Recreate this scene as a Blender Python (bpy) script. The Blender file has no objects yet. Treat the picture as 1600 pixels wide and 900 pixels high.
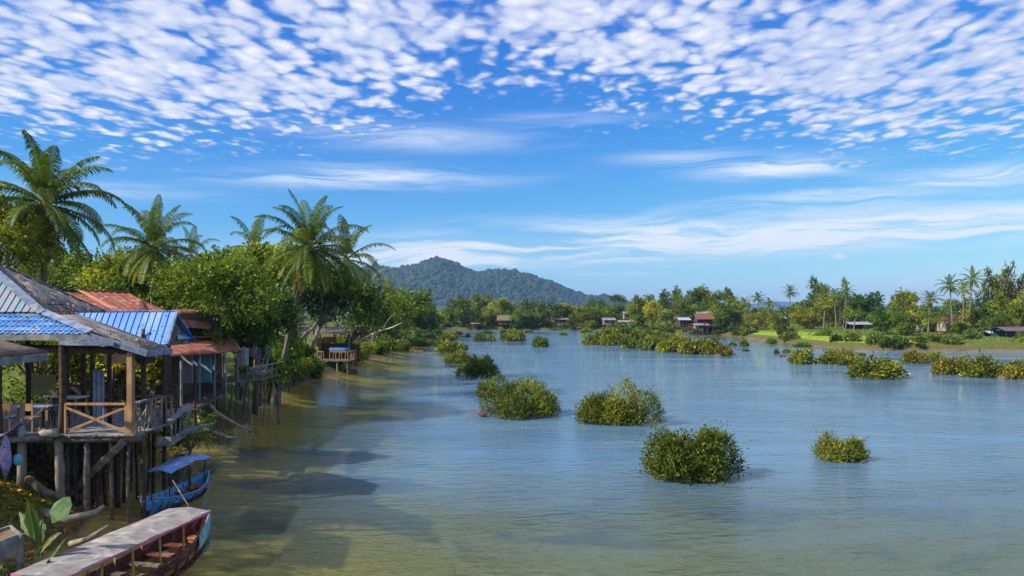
import bpy, math, random
import numpy as np
from mathutils import Vector
R = math.radians
S = bpy.context.scene
COL = S.collection
# ------------------------------------------------------------------ camera
FP, HC, HZ = 1156.0, 6.3, 490.0          # focal length in photo pixels, eye height, horizon row
cam = bpy.data.objects.new('camera', bpy.data.cameras.new('camera'))
COL.objects.link(cam); S.camera = cam
cam.location = (0, 0, HC); cam.rotation_euler = (R(90), 0, 0)
cam.data.sensor_width = 36; cam.data.lens = 36*FP/1600
cam.data.shift_y = 40/1600
cam.data.clip_start = 0.1; cam.data.clip_end = 30000
S.view_settings.view_transform = 'Standard'; S.view_settings.look = 'None'
S.view_settings.gamma = 1; S.view_settings.exposure = 0.58
S.cycles.use_denoising = True
S.cycles.max_bounces = 6; S.cycles.diffuse_bounces = 2; S.cycles.glossy_bounces = 2
S.cycles.transparent_max_bounces = 8; S.cycles.volume_bounces = 0
S.cycles.transmission_bounces = 3
S.cycles.caustics_reflective = False; S.cycles.caustics_refractive = False
SUN_EL, SUN_AZ = 36.5, math.atan2(-0.90, -0.42)     # sun stands left of and a little behind the camera
sdir = Vector((math.sin(SUN_AZ)*math.cos(R(SUN_EL)), math.cos(SUN_AZ)*math.cos(R(SUN_EL)), math.sin(R(SUN_EL))))
sun = bpy.data.objects.new('sun', bpy.data.lights.new('sun', 'SUN')); COL.objects.link(sun)
sun.data.energy = 5.0; sun.data.angle = R(0.7); sun.data.color = (1.0, 0.93, 0.80)
sun.rotation_euler = (-sdir).to_track_quat('-Z', 'Y').to_euler()

# ------------------------------------------------------------------ node maths helper
class NX:
    def __init__(s, nt, k): s.nt, s.k = nt, k
    def _m(s, op, *a, clamp=False):
        n = s.nt.nodes.new('ShaderNodeMath'); n.operation = op; n.use_clamp = clamp
        for i, v in enumerate(a):
            if isinstance(v, NX): s.nt.links.new(v.k, n.inputs[i])
            else: n.inputs[i].default_value = v
        return NX(s.nt, n.outputs[0])
    def __add__(s, o): return s._m('ADD', s, o)
    def __radd__(s, o): return s._m('ADD', o, s)
    def __sub__(s, o): return s._m('SUBTRACT', s, o)
    def __rsub__(s, o): return s._m('SUBTRACT', o, s)
    def __mul__(s, o): return s._m('MULTIPLY', s, o)
    __rmul__ = __mul__
    def __truediv__(s, o): return s._m('DIVIDE', s, o)
    def __rtruediv__(s, o): return s._m('DIVIDE', o, s)
    def mx(s, o): return s._m('MAXIMUM', s, o)
    def mn(s, o): return s._m('MINIMUM', s, o)
    def pw(s, o): return s._m('POWER', s, o)
    def cl(s): return s._m('ADD', s, 0.0, clamp=True)
    def step(s, a, b):                     # smoothstep from a to b
        n = s.nt.nodes.new('ShaderNodeMapRange'); n.interpolation_type = 'SMOOTHSTEP'
        s.nt.links.new(s.k, n.inputs[0]); n.inputs[1].default_value = a; n.inputs[2].default_value = b
        return NX(s.nt, n.outputs[0])
def xyz(nt, x, y, z=0.0):
    n = nt.nodes.new('ShaderNodeCombineXYZ')
    for i, v in enumerate((x, y, z)):
        if isinstance(v, NX): nt.links.new(v.k, n.inputs[i])
        else: n.inputs[i].default_value = v
    return n.outputs[0]
def noise(nt, vec, scale=1, detail=3, rough=.5, dist=0.0):
    n = nt.nodes.new('ShaderNodeTexNoise')
    if vec is not None: nt.links.new(vec, n.inputs['Vector'])
    n.inputs['Scale'].default_value = scale; n.inputs['Detail'].default_value = detail
    n.inputs['Roughness'].default_value = rough; n.inputs['Distortion'].default_value = dist
    return NX(nt, n.outputs[0])
def voro(nt, vec, scale, smooth=0.4):
    n = nt.nodes.new('ShaderNodeTexVoronoi'); n.feature = 'SMOOTH_F1'
    nt.links.new(vec, n.inputs['Vector']); n.inputs['Scale'].default_value = scale
    n.inputs['Smoothness'].default_value = smooth
    return NX(nt, n.outputs['Distance'])
def mixc(nt, f, a, b, mode='MIX'):
    n = nt.nodes.new('ShaderNodeMix'); n.data_type = 'RGBA'; n.blend_type = mode
    if isinstance(f, NX): nt.links.new(f.k, n.inputs[0])
    else: n.inputs[0].default_value = f
    for i, v in ((6, a), (7, b)):
        if isinstance(v, (tuple, list)): n.inputs[i].default_value = (*v, 1)
        else: nt.links.new(v, n.inputs[i])
    return n.outputs[2]

# ------------------------------------------------------------------ world: sky with altocumulus
W = bpy.data.worlds.new('World'); S.world = W; W.use_nodes = True
W.cycles.sampling_method = 'MANUAL'; W.cycles.sample_map_resolution = 256
nt = W.node_tree; nt.nodes.clear()
sky = nt.nodes.new('ShaderNodeTexSky'); sky.sky_type = 'NISHITA'; sky.sun_disc = False
sky.sun_elevation = R(SUN_EL); sky.sun_rotation = SUN_AZ
sky.altitude = 0; sky.air_density = 1.0; sky.dust_density = 0.3; sky.ozone_density = 2.5
sr = nt.nodes.new('ShaderNodeSeparateColor'); nt.links.new(sky.outputs[0], sr.inputs[0])   # clear deep-blue grading of the sky
scb = nt.nodes.new('ShaderNodeCombineColor')
for i, (g_, p_) in enumerate(((.185, 1.8), (.765, 1.2), (3.6, .5))):
    nt.links.new((NX(nt, sr.outputs[i]).pw(p_)*g_).k, scb.inputs[i])
skyc = scb.outputs[0]
tc = nt.nodes.new('ShaderNodeTexCoord'); sp = nt.nodes.new('ShaderNodeSeparateXYZ')
nt.links.new(tc.outputs['Generated'], sp.inputs[0])
dx, dy, dz = (NX(nt, sp.outputs[i]) for i in range(3))
hh = (dx*dx+dy*dy).mx(1e-4).pw(.5)
el = dz/hh
az = dx._m('ARCTAN2', dx, dy)
zz = dz.mx(0.0)+0.03
ux, uy = dx/zz, dy/zz
uv = xyz(nt, ux, uy)
def AE(px, py):
    u, v = (px-800)/FP, (HZ-py)/FP
    return math.atan(u), v/math.sqrt(1+u*u)
# lower edge of the cloud field, as a curve over azimuth
fc = nt.nodes.new('ShaderNodeFloatCurve')
mr = (az+0.7)/1.4
nt.links.new(mr.cl().k, fc.inputs['Value'])
cv = fc.mapping.curves[0]
ctrl = [(-60, 205), (0, 212), (200, 215), (400, 215), (600, 195), (720, 150), (800, 118), (870, 135), (960, 165), (1080, 190), (1250, 215), (1450, 225), (1660, 215)]
pts = []
for px, py in ctrl:
    a, e = AE(px, py); pts.append(((a+.7)/1.4, e))
cv.points[0].location = (0, pts[0][1]); cv.points[1].location = (1, pts[-1][1])
for p in pts[1:-1]: cv.points.new(*p)
fc.mapping.update()
eb = NX(nt, fc.outputs[0])
big = noise(nt, uv, 0.8, 3, .55)
med = noise(nt, uv, 2.2, 4, .6)
cover = ((el-eb+.008)*16.0).mn(1.15)+(big-0.5)*1.6+(med-.5)*1.7
wob = nt.nodes.new('ShaderNodeTexNoise'); nt.links.new(uv, wob.inputs['Vector']); wob.inputs['Scale'].default_value = 7.0; wob.inputs['Detail'].default_value = 5
wv = nt.nodes.new('ShaderNodeVectorMath'); wv.operation = 'MULTIPLY_ADD'
nt.links.new(wob.outputs['Color'], wv.inputs[0]); wv.inputs[1].default_value = (.11, .15, 0); nt.links.new(uv, wv.inputs[2])
sc_ = nt.nodes.new('ShaderNodeVectorMath'); sc_.operation = 'MULTIPLY'; nt.links.new(wv.outputs[0], sc_.inputs[0])
sc_.inputs[1].default_value = (1.0, .72, 1)
v1a = voro(nt, sc_.outputs[0], 9.6, .45); v1b = voro(nt, sc_.outputs[0], 13.5, .45); szm = (big+(med-.5)*.5).step(.40, .60)
v1 = v1a*szm+v1b*(1.0-szm)
v2 = voro(nt, sc_.outputs[0], 20.0, .5)
fine = noise(nt, uv, 22, 6, .68)
puff = (0.50-v1)*1.9+(0.42-v2)*1.0+(fine-.5)*.8
dens = (puff+cover.mx(-2.0)*.60+.03)
cell = dens.step(-.12, .80)*cover.step(-.7, .5)*((az-.05).step(.15, .5)*-.12+1.0)
def blob(px, py, wx, wy, amp, tilt=0.0):
    a0, e0 = AE(px, py)
    A = (az-a0)/(wx/FP); E = (el-e0-(az-a0)*tilt)/(wy/FP)
    return ((A*A+E*E)*-1.0)._m('EXPONENT', (A*A+E*E)*-1.0)*amp
sw = noise(nt, xyz(nt, az*4.0, el*9.0), 1.0, 3, .5)
st = noise(nt, xyz(nt, az*3.2+el*10+sw*1.0, el*55.0-az*2.0+sw*4), 1.0, 5, .62, .5)
st2 = noise(nt, xyz(nt, az*20.0-el*40, el*150.0+az*9+sw*4), 1.0, 3, .6, .3)
sm = blob(560, 277, 190, 16, .85, .02)+blob(1225, 262, 110, 14, 1.1, .01)+blob(1450, 288, 230, 15, .85, .05)
sm = sm+blob(800, 392, 260, 24, 1.1, .01)+blob(1080, 376, 260, 20, .7, .01)+blob(650, 402, 150, 20, .65)+blob(1230, 376, 320, 16, .85, .03)+blob(1500, 345, 280, 26, .75)+blob(1000, 355, 260, 22, .4)
sm = sm+blob(200, 300, 110, 10, .55)+blob(950, 427, 60, 3, .7)+blob(1310, 400, 9, 3.5, 1.1)+blob(1418, 441, 9, 4, .8)+blob(640, 215, 180, 18, .55)+blob(900, 185, 120, 10, .4)+blob(1060, 245, 90, 10, .4)
streak = (sm.mn(1.3)*((st*.86+st2*.14).step(.36, .64)*1.1+.10)*.9).mn(.88)
cl_ = cell._m('MAXIMUM', cell*.93, streak)
shade = ((puff-.1)*.9+med*.25).step(-.1, 1.0)
ccol = mixc(nt, shade, (6.6, 7.3, 9.3), (10.4, 10.3, 10.4))
ccol = mixc(nt, (streak-cell*.9).step(0, .1), ccol, (9.5, 9.9, 10.4))
fin = mixc(nt, cl_*el.step(-0.002, .02), skyc, ccol)
bg = nt.nodes.new('ShaderNodeBackground'); bg.inputs[1].default_value = 0.068
nt.links.new(fin, bg.inputs[0])
wo = nt.nodes.new('ShaderNodeOutputWorld'); nt.links.new(bg.outputs[0], wo.inputs[0])

# ------------------------------------------------------------------ helpers
def P(px, py, Y): return Vector(((px-800)/FP*Y, Y, HC-(py-HZ)/FP*Y))
def G(px, py, z=0.0):
    Y = (HC-z)*FP/(py-HZ); return Vector(((px-800)/FP*Y, Y, z))
def tag(o, label=None, cat=None, group=None, kind=None):
    if label: o['label'] = label
    if cat: o['category'] = cat
    if group: o['group'] = group
    if kind: o['kind'] = kind
    return o
def empty(name, loc=(0, 0, 0), label=None, cat=None, group=None, rz=0.0):
    o = bpy.data.objects.new(name, None); COL.objects.link(o); o.location = loc; o.rotation_euler = (0, 0, rz)
    o.empty_display_size = .2
    return tag(o, label, cat, group)
def link(name, me, m, parent=None, color=None):
    if m is not None and not me.materials: me.materials.append(m)
    o = bpy.data.objects.new(name, me); COL.objects.link(o)
    if parent: o.parent = parent
    if color: o.color = (*color, 1)
    return o
def kids(o): return [c for c in bpy.data.objects if c.parent == o]
def dup(root, loc, rz, sc, label, group=None, color=None, cat=None):
    r = root.copy(); COL.objects.link(r); r.location = loc; r.rotation_euler = (0, 0, rz); r.scale = sc
    r['label'] = label
    if group: r['group'] = group
    if cat: r['category'] = cat
    for ch in root.children:
        c = ch.copy(); COL.objects.link(c); c.parent = r
        if color and ch.name.split('.')[0] in ('crown', 'foliage'): c.color = (*color, 1)
        for g in ch.children:
            d = g.copy(); COL.objects.link(d); d.parent = c
    if color and r.type == 'MESH': r.color = (*color, 1)
    return r
def mesh_np(V, F, attr=None, smooth=False, name='mesh'):
    V = np.asarray(V, np.float32); F = np.asarray(F, np.int32); k = F.shape[1]
    me = bpy.data.meshes.new(name)
    me.vertices.add(len(V)); me.vertices.foreach_set('co', V.ravel())
    me.loops.add(F.size); me.loops.foreach_set('vertex_index', F.ravel())
    me.polygons.add(len(F)); me.polygons.foreach_set('loop_start', np.arange(0, F.size, k, dtype=np.int32))
    me.update(calc_edges=True)
    if smooth: me.polygons.foreach_set('use_smooth', np.ones(len(F), bool))
    if attr is not None:
        a = me.attributes.new('v', 'FLOAT', 'FACE'); a.data.foreach_set('value', np.asarray(attr, np.float32))
    me.validate()
    return me
class MB:                                  # collects simple shapes into ONE mesh
    def __init__(s): s.v = []; s.f = []; s.sm = []
    def add(s, vs, fs, sm=False):
        b = len(s.v); s.v += [tuple(v) for v in vs]; s.f += [tuple(i+b for i in f) for f in fs]; s.sm += [sm]*len(fs); return s
    def box(s, c, d, rz=0.0):
        cx, cy, cz = c; ax, ay, az_ = d[0]/2, d[1]/2, d[2]/2; co, si = math.cos(rz), math.sin(rz)
        vs = [(cx+x*co-y*si, cy+x*si+y*co, cz+z) for z in (-az_, az_) for x, y in ((-ax, -ay), (ax, -ay), (ax, ay), (-ax, ay))]
        return s.add(vs, [(3, 2, 1, 0), (4, 5, 6, 7), (0, 1, 5, 4), (1, 2, 6, 5), (2, 3, 7, 6), (3, 0, 4, 7)])
    def beam(s, a, b, w, h, up=(0, 0, 1)):
        a, b = Vector(a), Vector(b); d = (b-a).normalized(); u = Vector(up)
        if abs(d.dot(u)) > .98: u = Vector((0, 1, 0))
        r = d.cross(u).normalized()*w/2; u2 = r.cross(d).normalized()*h/2
        vs = [p+q for p in (a, b) for q in (-r-u2, r-u2, r+u2, -r+u2)]
        return s.add(vs, [(3, 2, 1, 0), (4, 5, 6, 7), (0, 1, 5, 4), (1, 2, 6, 5), (2, 3, 7, 6), (3, 0, 4, 7)])
    def tube(s, pts, rad, n=8, jit=0.0, rng=random):
        pts = [Vector(p) for p in pts]; m = len(pts)
        rad = list(rad) if isinstance(rad, (list, tuple)) else [rad]*m
        vs = []
        for i, p in enumerate(pts):
            d = (pts[min(i+1, m-1)]-pts[max(i-1, 0)]).normalized()
            r = d.cross(Vector((0.13, 1, 0.05))).normalized(); u = r.cross(d)
            for k in range(n):
                t = 2*math.pi*k/n; q = rad[i]*(1+rng.uniform(-jit, jit))
                vs.append(p+(r*math.cos(t)+u*math.sin(t))*q)
        fs = [(i*n+k, i*n+(k+1) % n, (i+1)*n+(k+1) % n, (i+1)*n+k) for i in range(m-1) for k in range(n)]
        fs += [tuple(range(n-1, -1, -1)), tuple((m-1)*n+k for k in range(n))]
        return s.add(vs, fs, True)
    def pole(s, a, b, r0, r1=None, seg=5, bend=.03, rng=random, n=8):
        a, b = Vector(a), Vector(b); r1 = r1 or r0*.85; pts = []
        o = Vector((rng.uniform(-1, 1), rng.uniform(-1, 1), 0))*bend
        for i in range(seg+1):
            t = i/seg; pts.append(a.lerp(b, t)+o*math.sin(math.pi*t)+Vector((rng.uniform(-1, 1), rng.uniform(-1, 1), 0))*bend*.25*(0 < i < seg))
        return s.tube(pts, [r0+(r1-r0)*i/seg for i in range(seg+1)], n, .08, rng)
    def prism(s, poly, n):                 # extrude polygon by vector n
        k = len(poly); poly = [Vector(p) for p in poly]; n = Vector(n)
        return s.add(poly+[p+n for p in poly], [tuple(range(k-1, -1, -1)), tuple(range(k, 2*k))]+[(i, (i+1) % k, k+(i+1) % k, k+i) for i in range(k)])
    def ball(s, c, r, rng=random, jit=0.0, n=8, m=5):
        if not isinstance(r, (tuple, list)): r = (r, r, r)
        vs = [(c[0], c[1], c[2]-r[2])]
        for i in range(1, m):
            t = math.pi*i/m
            for k in range(n):
                q = 1+rng.uniform(-jit, jit); a = 2*math.pi*k/n
                vs.append((c[0]+math.sin(t)*math.cos(a)*r[0]*q, c[1]+math.sin(t)*math.sin(a)*r[1]*q, c[2]-math.cos(t)*r[2]*q))
        vs.append((c[0], c[1], c[2]+r[2])); e = len(vs)-1
        fs = [(0, 1+(k+1) % n, 1+k) for k in range(n)]
        for i in range(m-2): fs += [(1+i*n+k, 1+i*n+(k+1) % n, 1+(i+1)*n+(k+1) % n, 1+(i+1)*n+k) for k in range(n)]
        fs += [(e, 1+(m-2)*n+k, 1+(m-2)*n+(k+1) % n) for k in range(n)]
        return s.add(vs, fs, True)
    def build(s, name, m, parent=None, bevel=0.0, color=None):
        me = bpy.data.meshes.new(name); me.from_pydata(s.v, [], s.f); me.update()
        me.polygons.foreach_set('use_smooth', s.sm)
        o = link(name, me, m, parent, color)
        if bevel:
            b = o.modifiers.new('bevel', 'BEVEL'); b.width = bevel; b.segments = 1; b.limit_method = 'ANGLE'
        return o
def corr(poly, down, pitch=.2, amp=.02, th=.015, prof='sine', rag=0.0, rng=random):
    """corrugated or ribbed sheet filling a convex polygon; ribs run along `down`"""
    poly = [Vector(p) for p in poly]; c = sum(poly, Vector())/len(poly)
    n = Vector()
    for i in range(len(poly)): n += (poly[i]-c).cross(poly[(i+1) % len(poly)]-c)
    n.normalize()
    if n.z < 0: n = -n
    v = Vector(down); v = (v-n*v.dot(n)).normalized(); u = v.cross(n).normalized()
    p2 = [((p-c).dot(u), (p-c).dot(v)) for p in poly]
    u0, u1 = min(p[0] for p in p2), max(p[0] for p in p2)
    if prof == 'sine':
        k = max(2, int((u1-u0)/pitch*5)); us = [(u0+(u1-u0)*i/k) for i in range(k+1)]; of = [amp*math.sin(x/pitch*2*math.pi) for x in us]
    else:
        us, of = [], []; x = u0
        while x < u1:
            for d, h in ((0, 0), (.012, amp), (.05, amp), (.062, 0)):
                if x+d < u1: us.append(x+d); of.append(h)
            x += pitch
        us.append(u1); of.append(0)
    def ext(x):
        x = min(max(x, u0+1e-4), u1-1e-4); r = []
        for i in range(len(p2)):
            a, b = p2[i], p2[(i+1) % len(p2)]
            if (a[0]-x)*(b[0]-x) <= 0 and abs(a[0]-b[0]) > 1e-9: r.append(a[1]+(b[1]-a[1])*(x-a[0])/(b[0]-a[0]))
        return (min(r), max(r)) if r else (0, 0)
    m = MB(); vs = []; sh = 0
    for i, x in enumerate(us):
        a, b = ext(x)
        if rag and i % 5 == 0: sh = rng.uniform(0, rag)
        b += sh if rag else 0
        for z in (of[i], of[i]-th):
            for y in (a, (a*2+b)/3, (a+2*b)/3, b): vs.append(c+u*x+v*y+n*z)
    fs = []
    for i in range(len(us)-1):
        q, w = i*8, (i+1)*8
        for j in range(3): fs += [(q+j, q+j+1, w+j+1, w+j), (q+4+j, w+4+j, w+5+j, q+5+j)]
        fs += [(q+3, q+7, w+7, w+3), (q, w, w+4, q+4)]
    e = (len(us)-1)*8
    for j in range(3): fs += [(j, j+4, j+5, j+1), (e+j, e+j+1, e+j+5, e+j+4)]
    return m.add(vs, fs, prof == 'sine')

# ------------------------------------------------------------------ materials
MATS = {}
def mat(name, c1, c2=None, rough=.7, scale=3.0, bump=.15, stretch=(1, 1, 1), metal=0.0, spec=.35, c3=None, det=5):
    if name in MATS: return MATS[name]
    m = bpy.data.materials.new(name); m.use_nodes = True; t = m.node_tree; b = t.nodes['Principled BSDF']
    c2 = c2 or tuple(x*.7 for x in c1)
    co = t.nodes.new('ShaderNodeTexCoord'); mp = t.nodes.new('ShaderNodeMapping'); t.links.new(co.outputs['Object'], mp.inputs[0])
    mp.inputs['Scale'].default_value = stretch
    n1 = noise(t, mp.outputs[0], scale, det, .62, .4)
    col = mixc(t, n1.step(.32, .68), c1, c2)
    if c3:
        n2 = noise(t, mp.outputs[0], scale*.45+.37, 4, .6, .8)
        col = mixc(t, n2.step(.52, .66), col, c3)
    t.links.new(col, b.inputs['Base Color']); b.inputs['Roughness'].default_value = rough
    b.inputs['Metallic'].default_value = metal; b.inputs['Specular IOR Level'].default_value = spec
    if bump:
        bp = t.nodes.new('ShaderNodeBump'); bp.inputs['Strength'].default_value = bump; bp.inputs['Distance'].default_value = .02
        n3 = noise(t, mp.outputs[0], scale*4, 4, .6); t.links.new(n3.k, bp.inputs['Height']); t.links.new(bp.outputs[0], b.inputs['Normal'])
    MATS[name] = m; return m
def leafmat(name, dark, light, accent=None, trans=.35, gloss=.45, objcol=True):
    m = bpy.data.materials.new(name); m.use_nodes = True; t = m.node_tree; t.nodes.clear()
    at = t.nodes.new('ShaderNodeAttribute'); at.attribute_name = 'v'; a = NX(t, at.outputs['Fac'])
    col = mixc(t, a.step(0, 1), dark, light)
    if accent: col = mixc(t, a.step(.90, .97), col, accent)
    if objcol:
        oi = t.nodes.new('ShaderNodeObjectInfo'); col = mixc(t, 1.0, col, oi.outputs['Color'], 'MULTIPLY')
    d = t.nodes.new('ShaderNodeBsdfPrincipled'); t.links.new(col, d.inputs['Base Color']); d.inputs['Roughness'].default_value = gloss
    d.inputs['Specular IOR Level'].default_value = .22
    tr = t.nodes.new('ShaderNodeBsdfTranslucent'); c2 = mixc(t, 1.0, col, (1.5, 1.45, .5), 'MULTIPLY'); t.links.new(c2, tr.inputs[0])
    mx = t.nodes.new('ShaderNodeMixShader'); mx.inputs[0].default_value = trans
    t.links.new(d.outputs[0], mx.inputs[1]); t.links.new(tr.outputs[0], mx.inputs[2])
    o = t.nodes.new('ShaderNodeOutputMaterial'); t.links.new(mx.outputs[0], o.inputs[0])
    MATS[name] = m; return m
leafmat('leaf', (.024, .052, .010), (.24, .29, .036), (.40, .36, .06))
leafmat('bush_leaf', (.020, .042, .008), (.27, .30, .040), (.46, .38, .07), trans=.3)
leafmat('palm_leaf', (.024, .058, .008), (.15, .22, .022), (.30, .25, .06), trans=.35, gloss=.5)
leafmat('canopy', (.006, .020, .012), (.024, .052, .018), trans=.0, gloss=.8)
BARK = mat('bark', (.20, .155, .11), (.10, .075, .055), .9, 6, .4, (1, 1, .25))
PALE = mat('pale_bark', (.34, .29, .23), (.17, .135, .10), .85, 5, .3, (1, 1, .3))
TRUNK = mat('palm_trunk', (.21, .17, .13), (.10, .08, .06), .9, 7, .5, (.3, .3, 3))
WOOD = mat('weathered_wood', (.17, .135, .105), (.075, .055, .042), .85, 5, .4, (1, 1, 1), c3=(.25, .21, .18))
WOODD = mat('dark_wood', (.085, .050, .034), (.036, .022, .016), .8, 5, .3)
WOODL = mat('warm_wood', (.42, .24, .11), (.24, .13, .06), .7, 4, .2, (1, 1, .4))
GREYW = mat('grey_board', (.21, .215, .23), (.11, .11, .12), .8, 4, .3, c3=(.30, .27, .25))
BLUE = mat('blue_metal', (.045, .17, .50), (.065, .23, .58), .45, 1.6, .12, (1, .4, .4), c3=(.17, .30, .50), spec=.4)
BLUET = mat('blue_sheet', (.05, .18, .50), (.12, .30, .60), .5, 2.5, .5, c3=(.24, .36, .54), spec=.4)
FASC = mat('pale_blue_board', (.17, .23, .34), (.09, .12, .19), .75, 4, .3, c3=(.28, .29, .32))
GREYR = mat('grey_roof', (.20, .185, .19), (.055, .048, .052), .7, 3.6, .35, (.45, 5, 1), c3=(.31, .29, .30))
BROWNR = mat('brown_roof', (.17, .115, .09), (.075, .05, .042), .75, 3, .3, c3=(.26, .21, .18))
REDR = mat('red_roof', (.30, .085, .050), (.17, .045, .030), .75, 1.9, .3, (1.6, 1.6, 1.6), c3=(.36, .19, .13))
TEAL = mat('teal_stripe_sheet', (.10, .26, .30), (.28, .22, .30), .6, 2.0, .1, (9, .1, .1), det=1)
EARTH = mat('earth', (.19, .115, .06), (.10, .06, .035), .95, 2, .5)
ROCK = mat('rock', (.13, .095, .075), (.06, .048, .04), .9, 2.5, .5)

# ------------------------------------------------------------------ foliage generators
def unit(a): return a/np.maximum(np.linalg.norm(a, axis=1, keepdims=True), 1e-6)
def leaves(c, d, L, w, rng, v):
    """one pointed folded leaf per row"""
    n = len(c); r = unit(rng.normal(size=(n, 3))); s = unit(np.cross(d, r)); up = np.cross(s, d)
    L = np.asarray(L).reshape(-1, 1)*np.ones((n, 1)); w = np.asarray(w).reshape(-1, 1)*np.ones((n, 1))
    mid = c+d*L*.45-up*L*.06
    V = np.stack([c, mid+s*w+up*w*.35, c+d*L-up*L*.12, mid-s*w+up*w*.35], 1).reshape(-1, 3)
    F = np.arange(n*4).reshape(-1, 4)
    return V, F, v
def sprays(o, d, length, per, L, rng, wr=.28, v0=None, droop=.2):
    """leafy twigs: `per` leaves alternating along each twig"""
    n = len(o); t = (np.arange(per)+.5)/per
    length = np.asarray(length).reshape(-1, 1, 1)*np.ones((n, 1, 1))
    pos = o[:, None, :]+d[:, None, :]*length*t[None, :, None]
    pos[:, :, 2] -= droop*length[:, :, 0]*t[None, :]**2
    pos = pos+rng.normal(size=pos.shape)*L*.22
    side = rng.normal(size=(n, per, 3)); ld = unit((d[:, None, :]*.8+side*.62).reshape(-1, 3))
    if v0 is None: v0 = rng.random(n)
    v = np.clip((v0[:, None]+rng.normal(size=(n, per))*.16).ravel(), 0, 1)
    sz = L*rng.uniform(.65, 1.25, n*per)
    return leaves(pos.reshape(-1, 3), ld, sz, sz*wr, rng, v)
def crown_np(seed, R3, clumps, per_clump, per, L, tw=.9, cr=.3, bottom=-.45, shell=.5, up=.35, wr=.28, gap=0.0):
    rng = np.random.default_rng(seed); R3 = np.array(R3, float)
    k = 0; C = []
    while len(C) < clumps:
        u = rng.normal(size=3); u /= np.linalg.norm(u)
        if u[2] < bottom: continue
        q = rng.uniform(shell, .95)
        C.append(u*q*rng.uniform(.82, 1.12))
    C = np.array(C)
    cs = rng.uniform(.6, 1.25, clumps)*cr; cv_ = rng.random(clumps)
    idx = np.repeat(np.arange(clumps), per_clump); n = len(idx)
    u = unit(rng.normal(size=(n, 3))); q = rng.random((n, 1))**.45
    o = (C[idx]+u*q*cs[idx][:, None])*R3
    d = unit(u*.8+unit(C[idx])*.5+np.array([0, 0, up])+rng.normal(size=(n, 3))*.25)
    v0 = np.clip(cv_[idx]*.55+rng.random(n)*.45, 0, 1)
    return sprays(o, d, tw*rng.uniform(.6, 1.3, n), per, L, rng, wr, v0), C*R3
def join(parts):
    Vs, Fs, As = [], [], []; b = 0
    for V, F, a in parts: Vs.append(V); Fs.append(F+b); As.append(a); b += len(V)
    return np.concatenate(Vs), np.concatenate(Fs), np.concatenate(As)
def tree(name, loc, h, R3, cz, seed, clumps, per_clump, per, L, label, cat='tree', group=None, color=(1, 1, 1), bark=None, lean=(0, 0), tr=.16, tw=.9, cr=.3, **kw):
    """trunk with limbs reaching into the clumps, and a crown of leafy twigs"""
    rng = random.Random(seed)
    root = empty(name, loc, label, cat, group)
    (V, F, a), C = crown_np(seed, R3, clumps, per_clump, per, L, tw, cr, **kw)
    cc = np.array([lean[0], lean[1], cz]); V = V+cc
    link('crown', mesh_np(V, F, a, name='crown'), MATS['leaf'], root, color)
    m = MB(); fork = Vector((lean[0]*.45, lean[1]*.45, max(cz-R3[2]*.75, h*.28)))
    m.tube([(0, 0, -.3), Vector((0, 0, 0)).lerp(fork, .5)+Vector((rng.uniform(-.12, .12), 0, 0)), fork], [tr*1.25, tr, tr*.85], 9, .06, rng)
    for c in C[::max(1, len(C)//9)]:
        e = Vector(c*.8+cc); mid = fork.lerp(e, .5)+Vector((rng.uniform(-.2, .2), rng.uniform(-.2, .2), rng.uniform(-.3, .1)))
        m.tube([fork, mid, e], [tr*.6, tr*.38, tr*.12], 6, .05, rng)
    m.build('trunk', bark or BARK, root)
    return root
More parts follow.
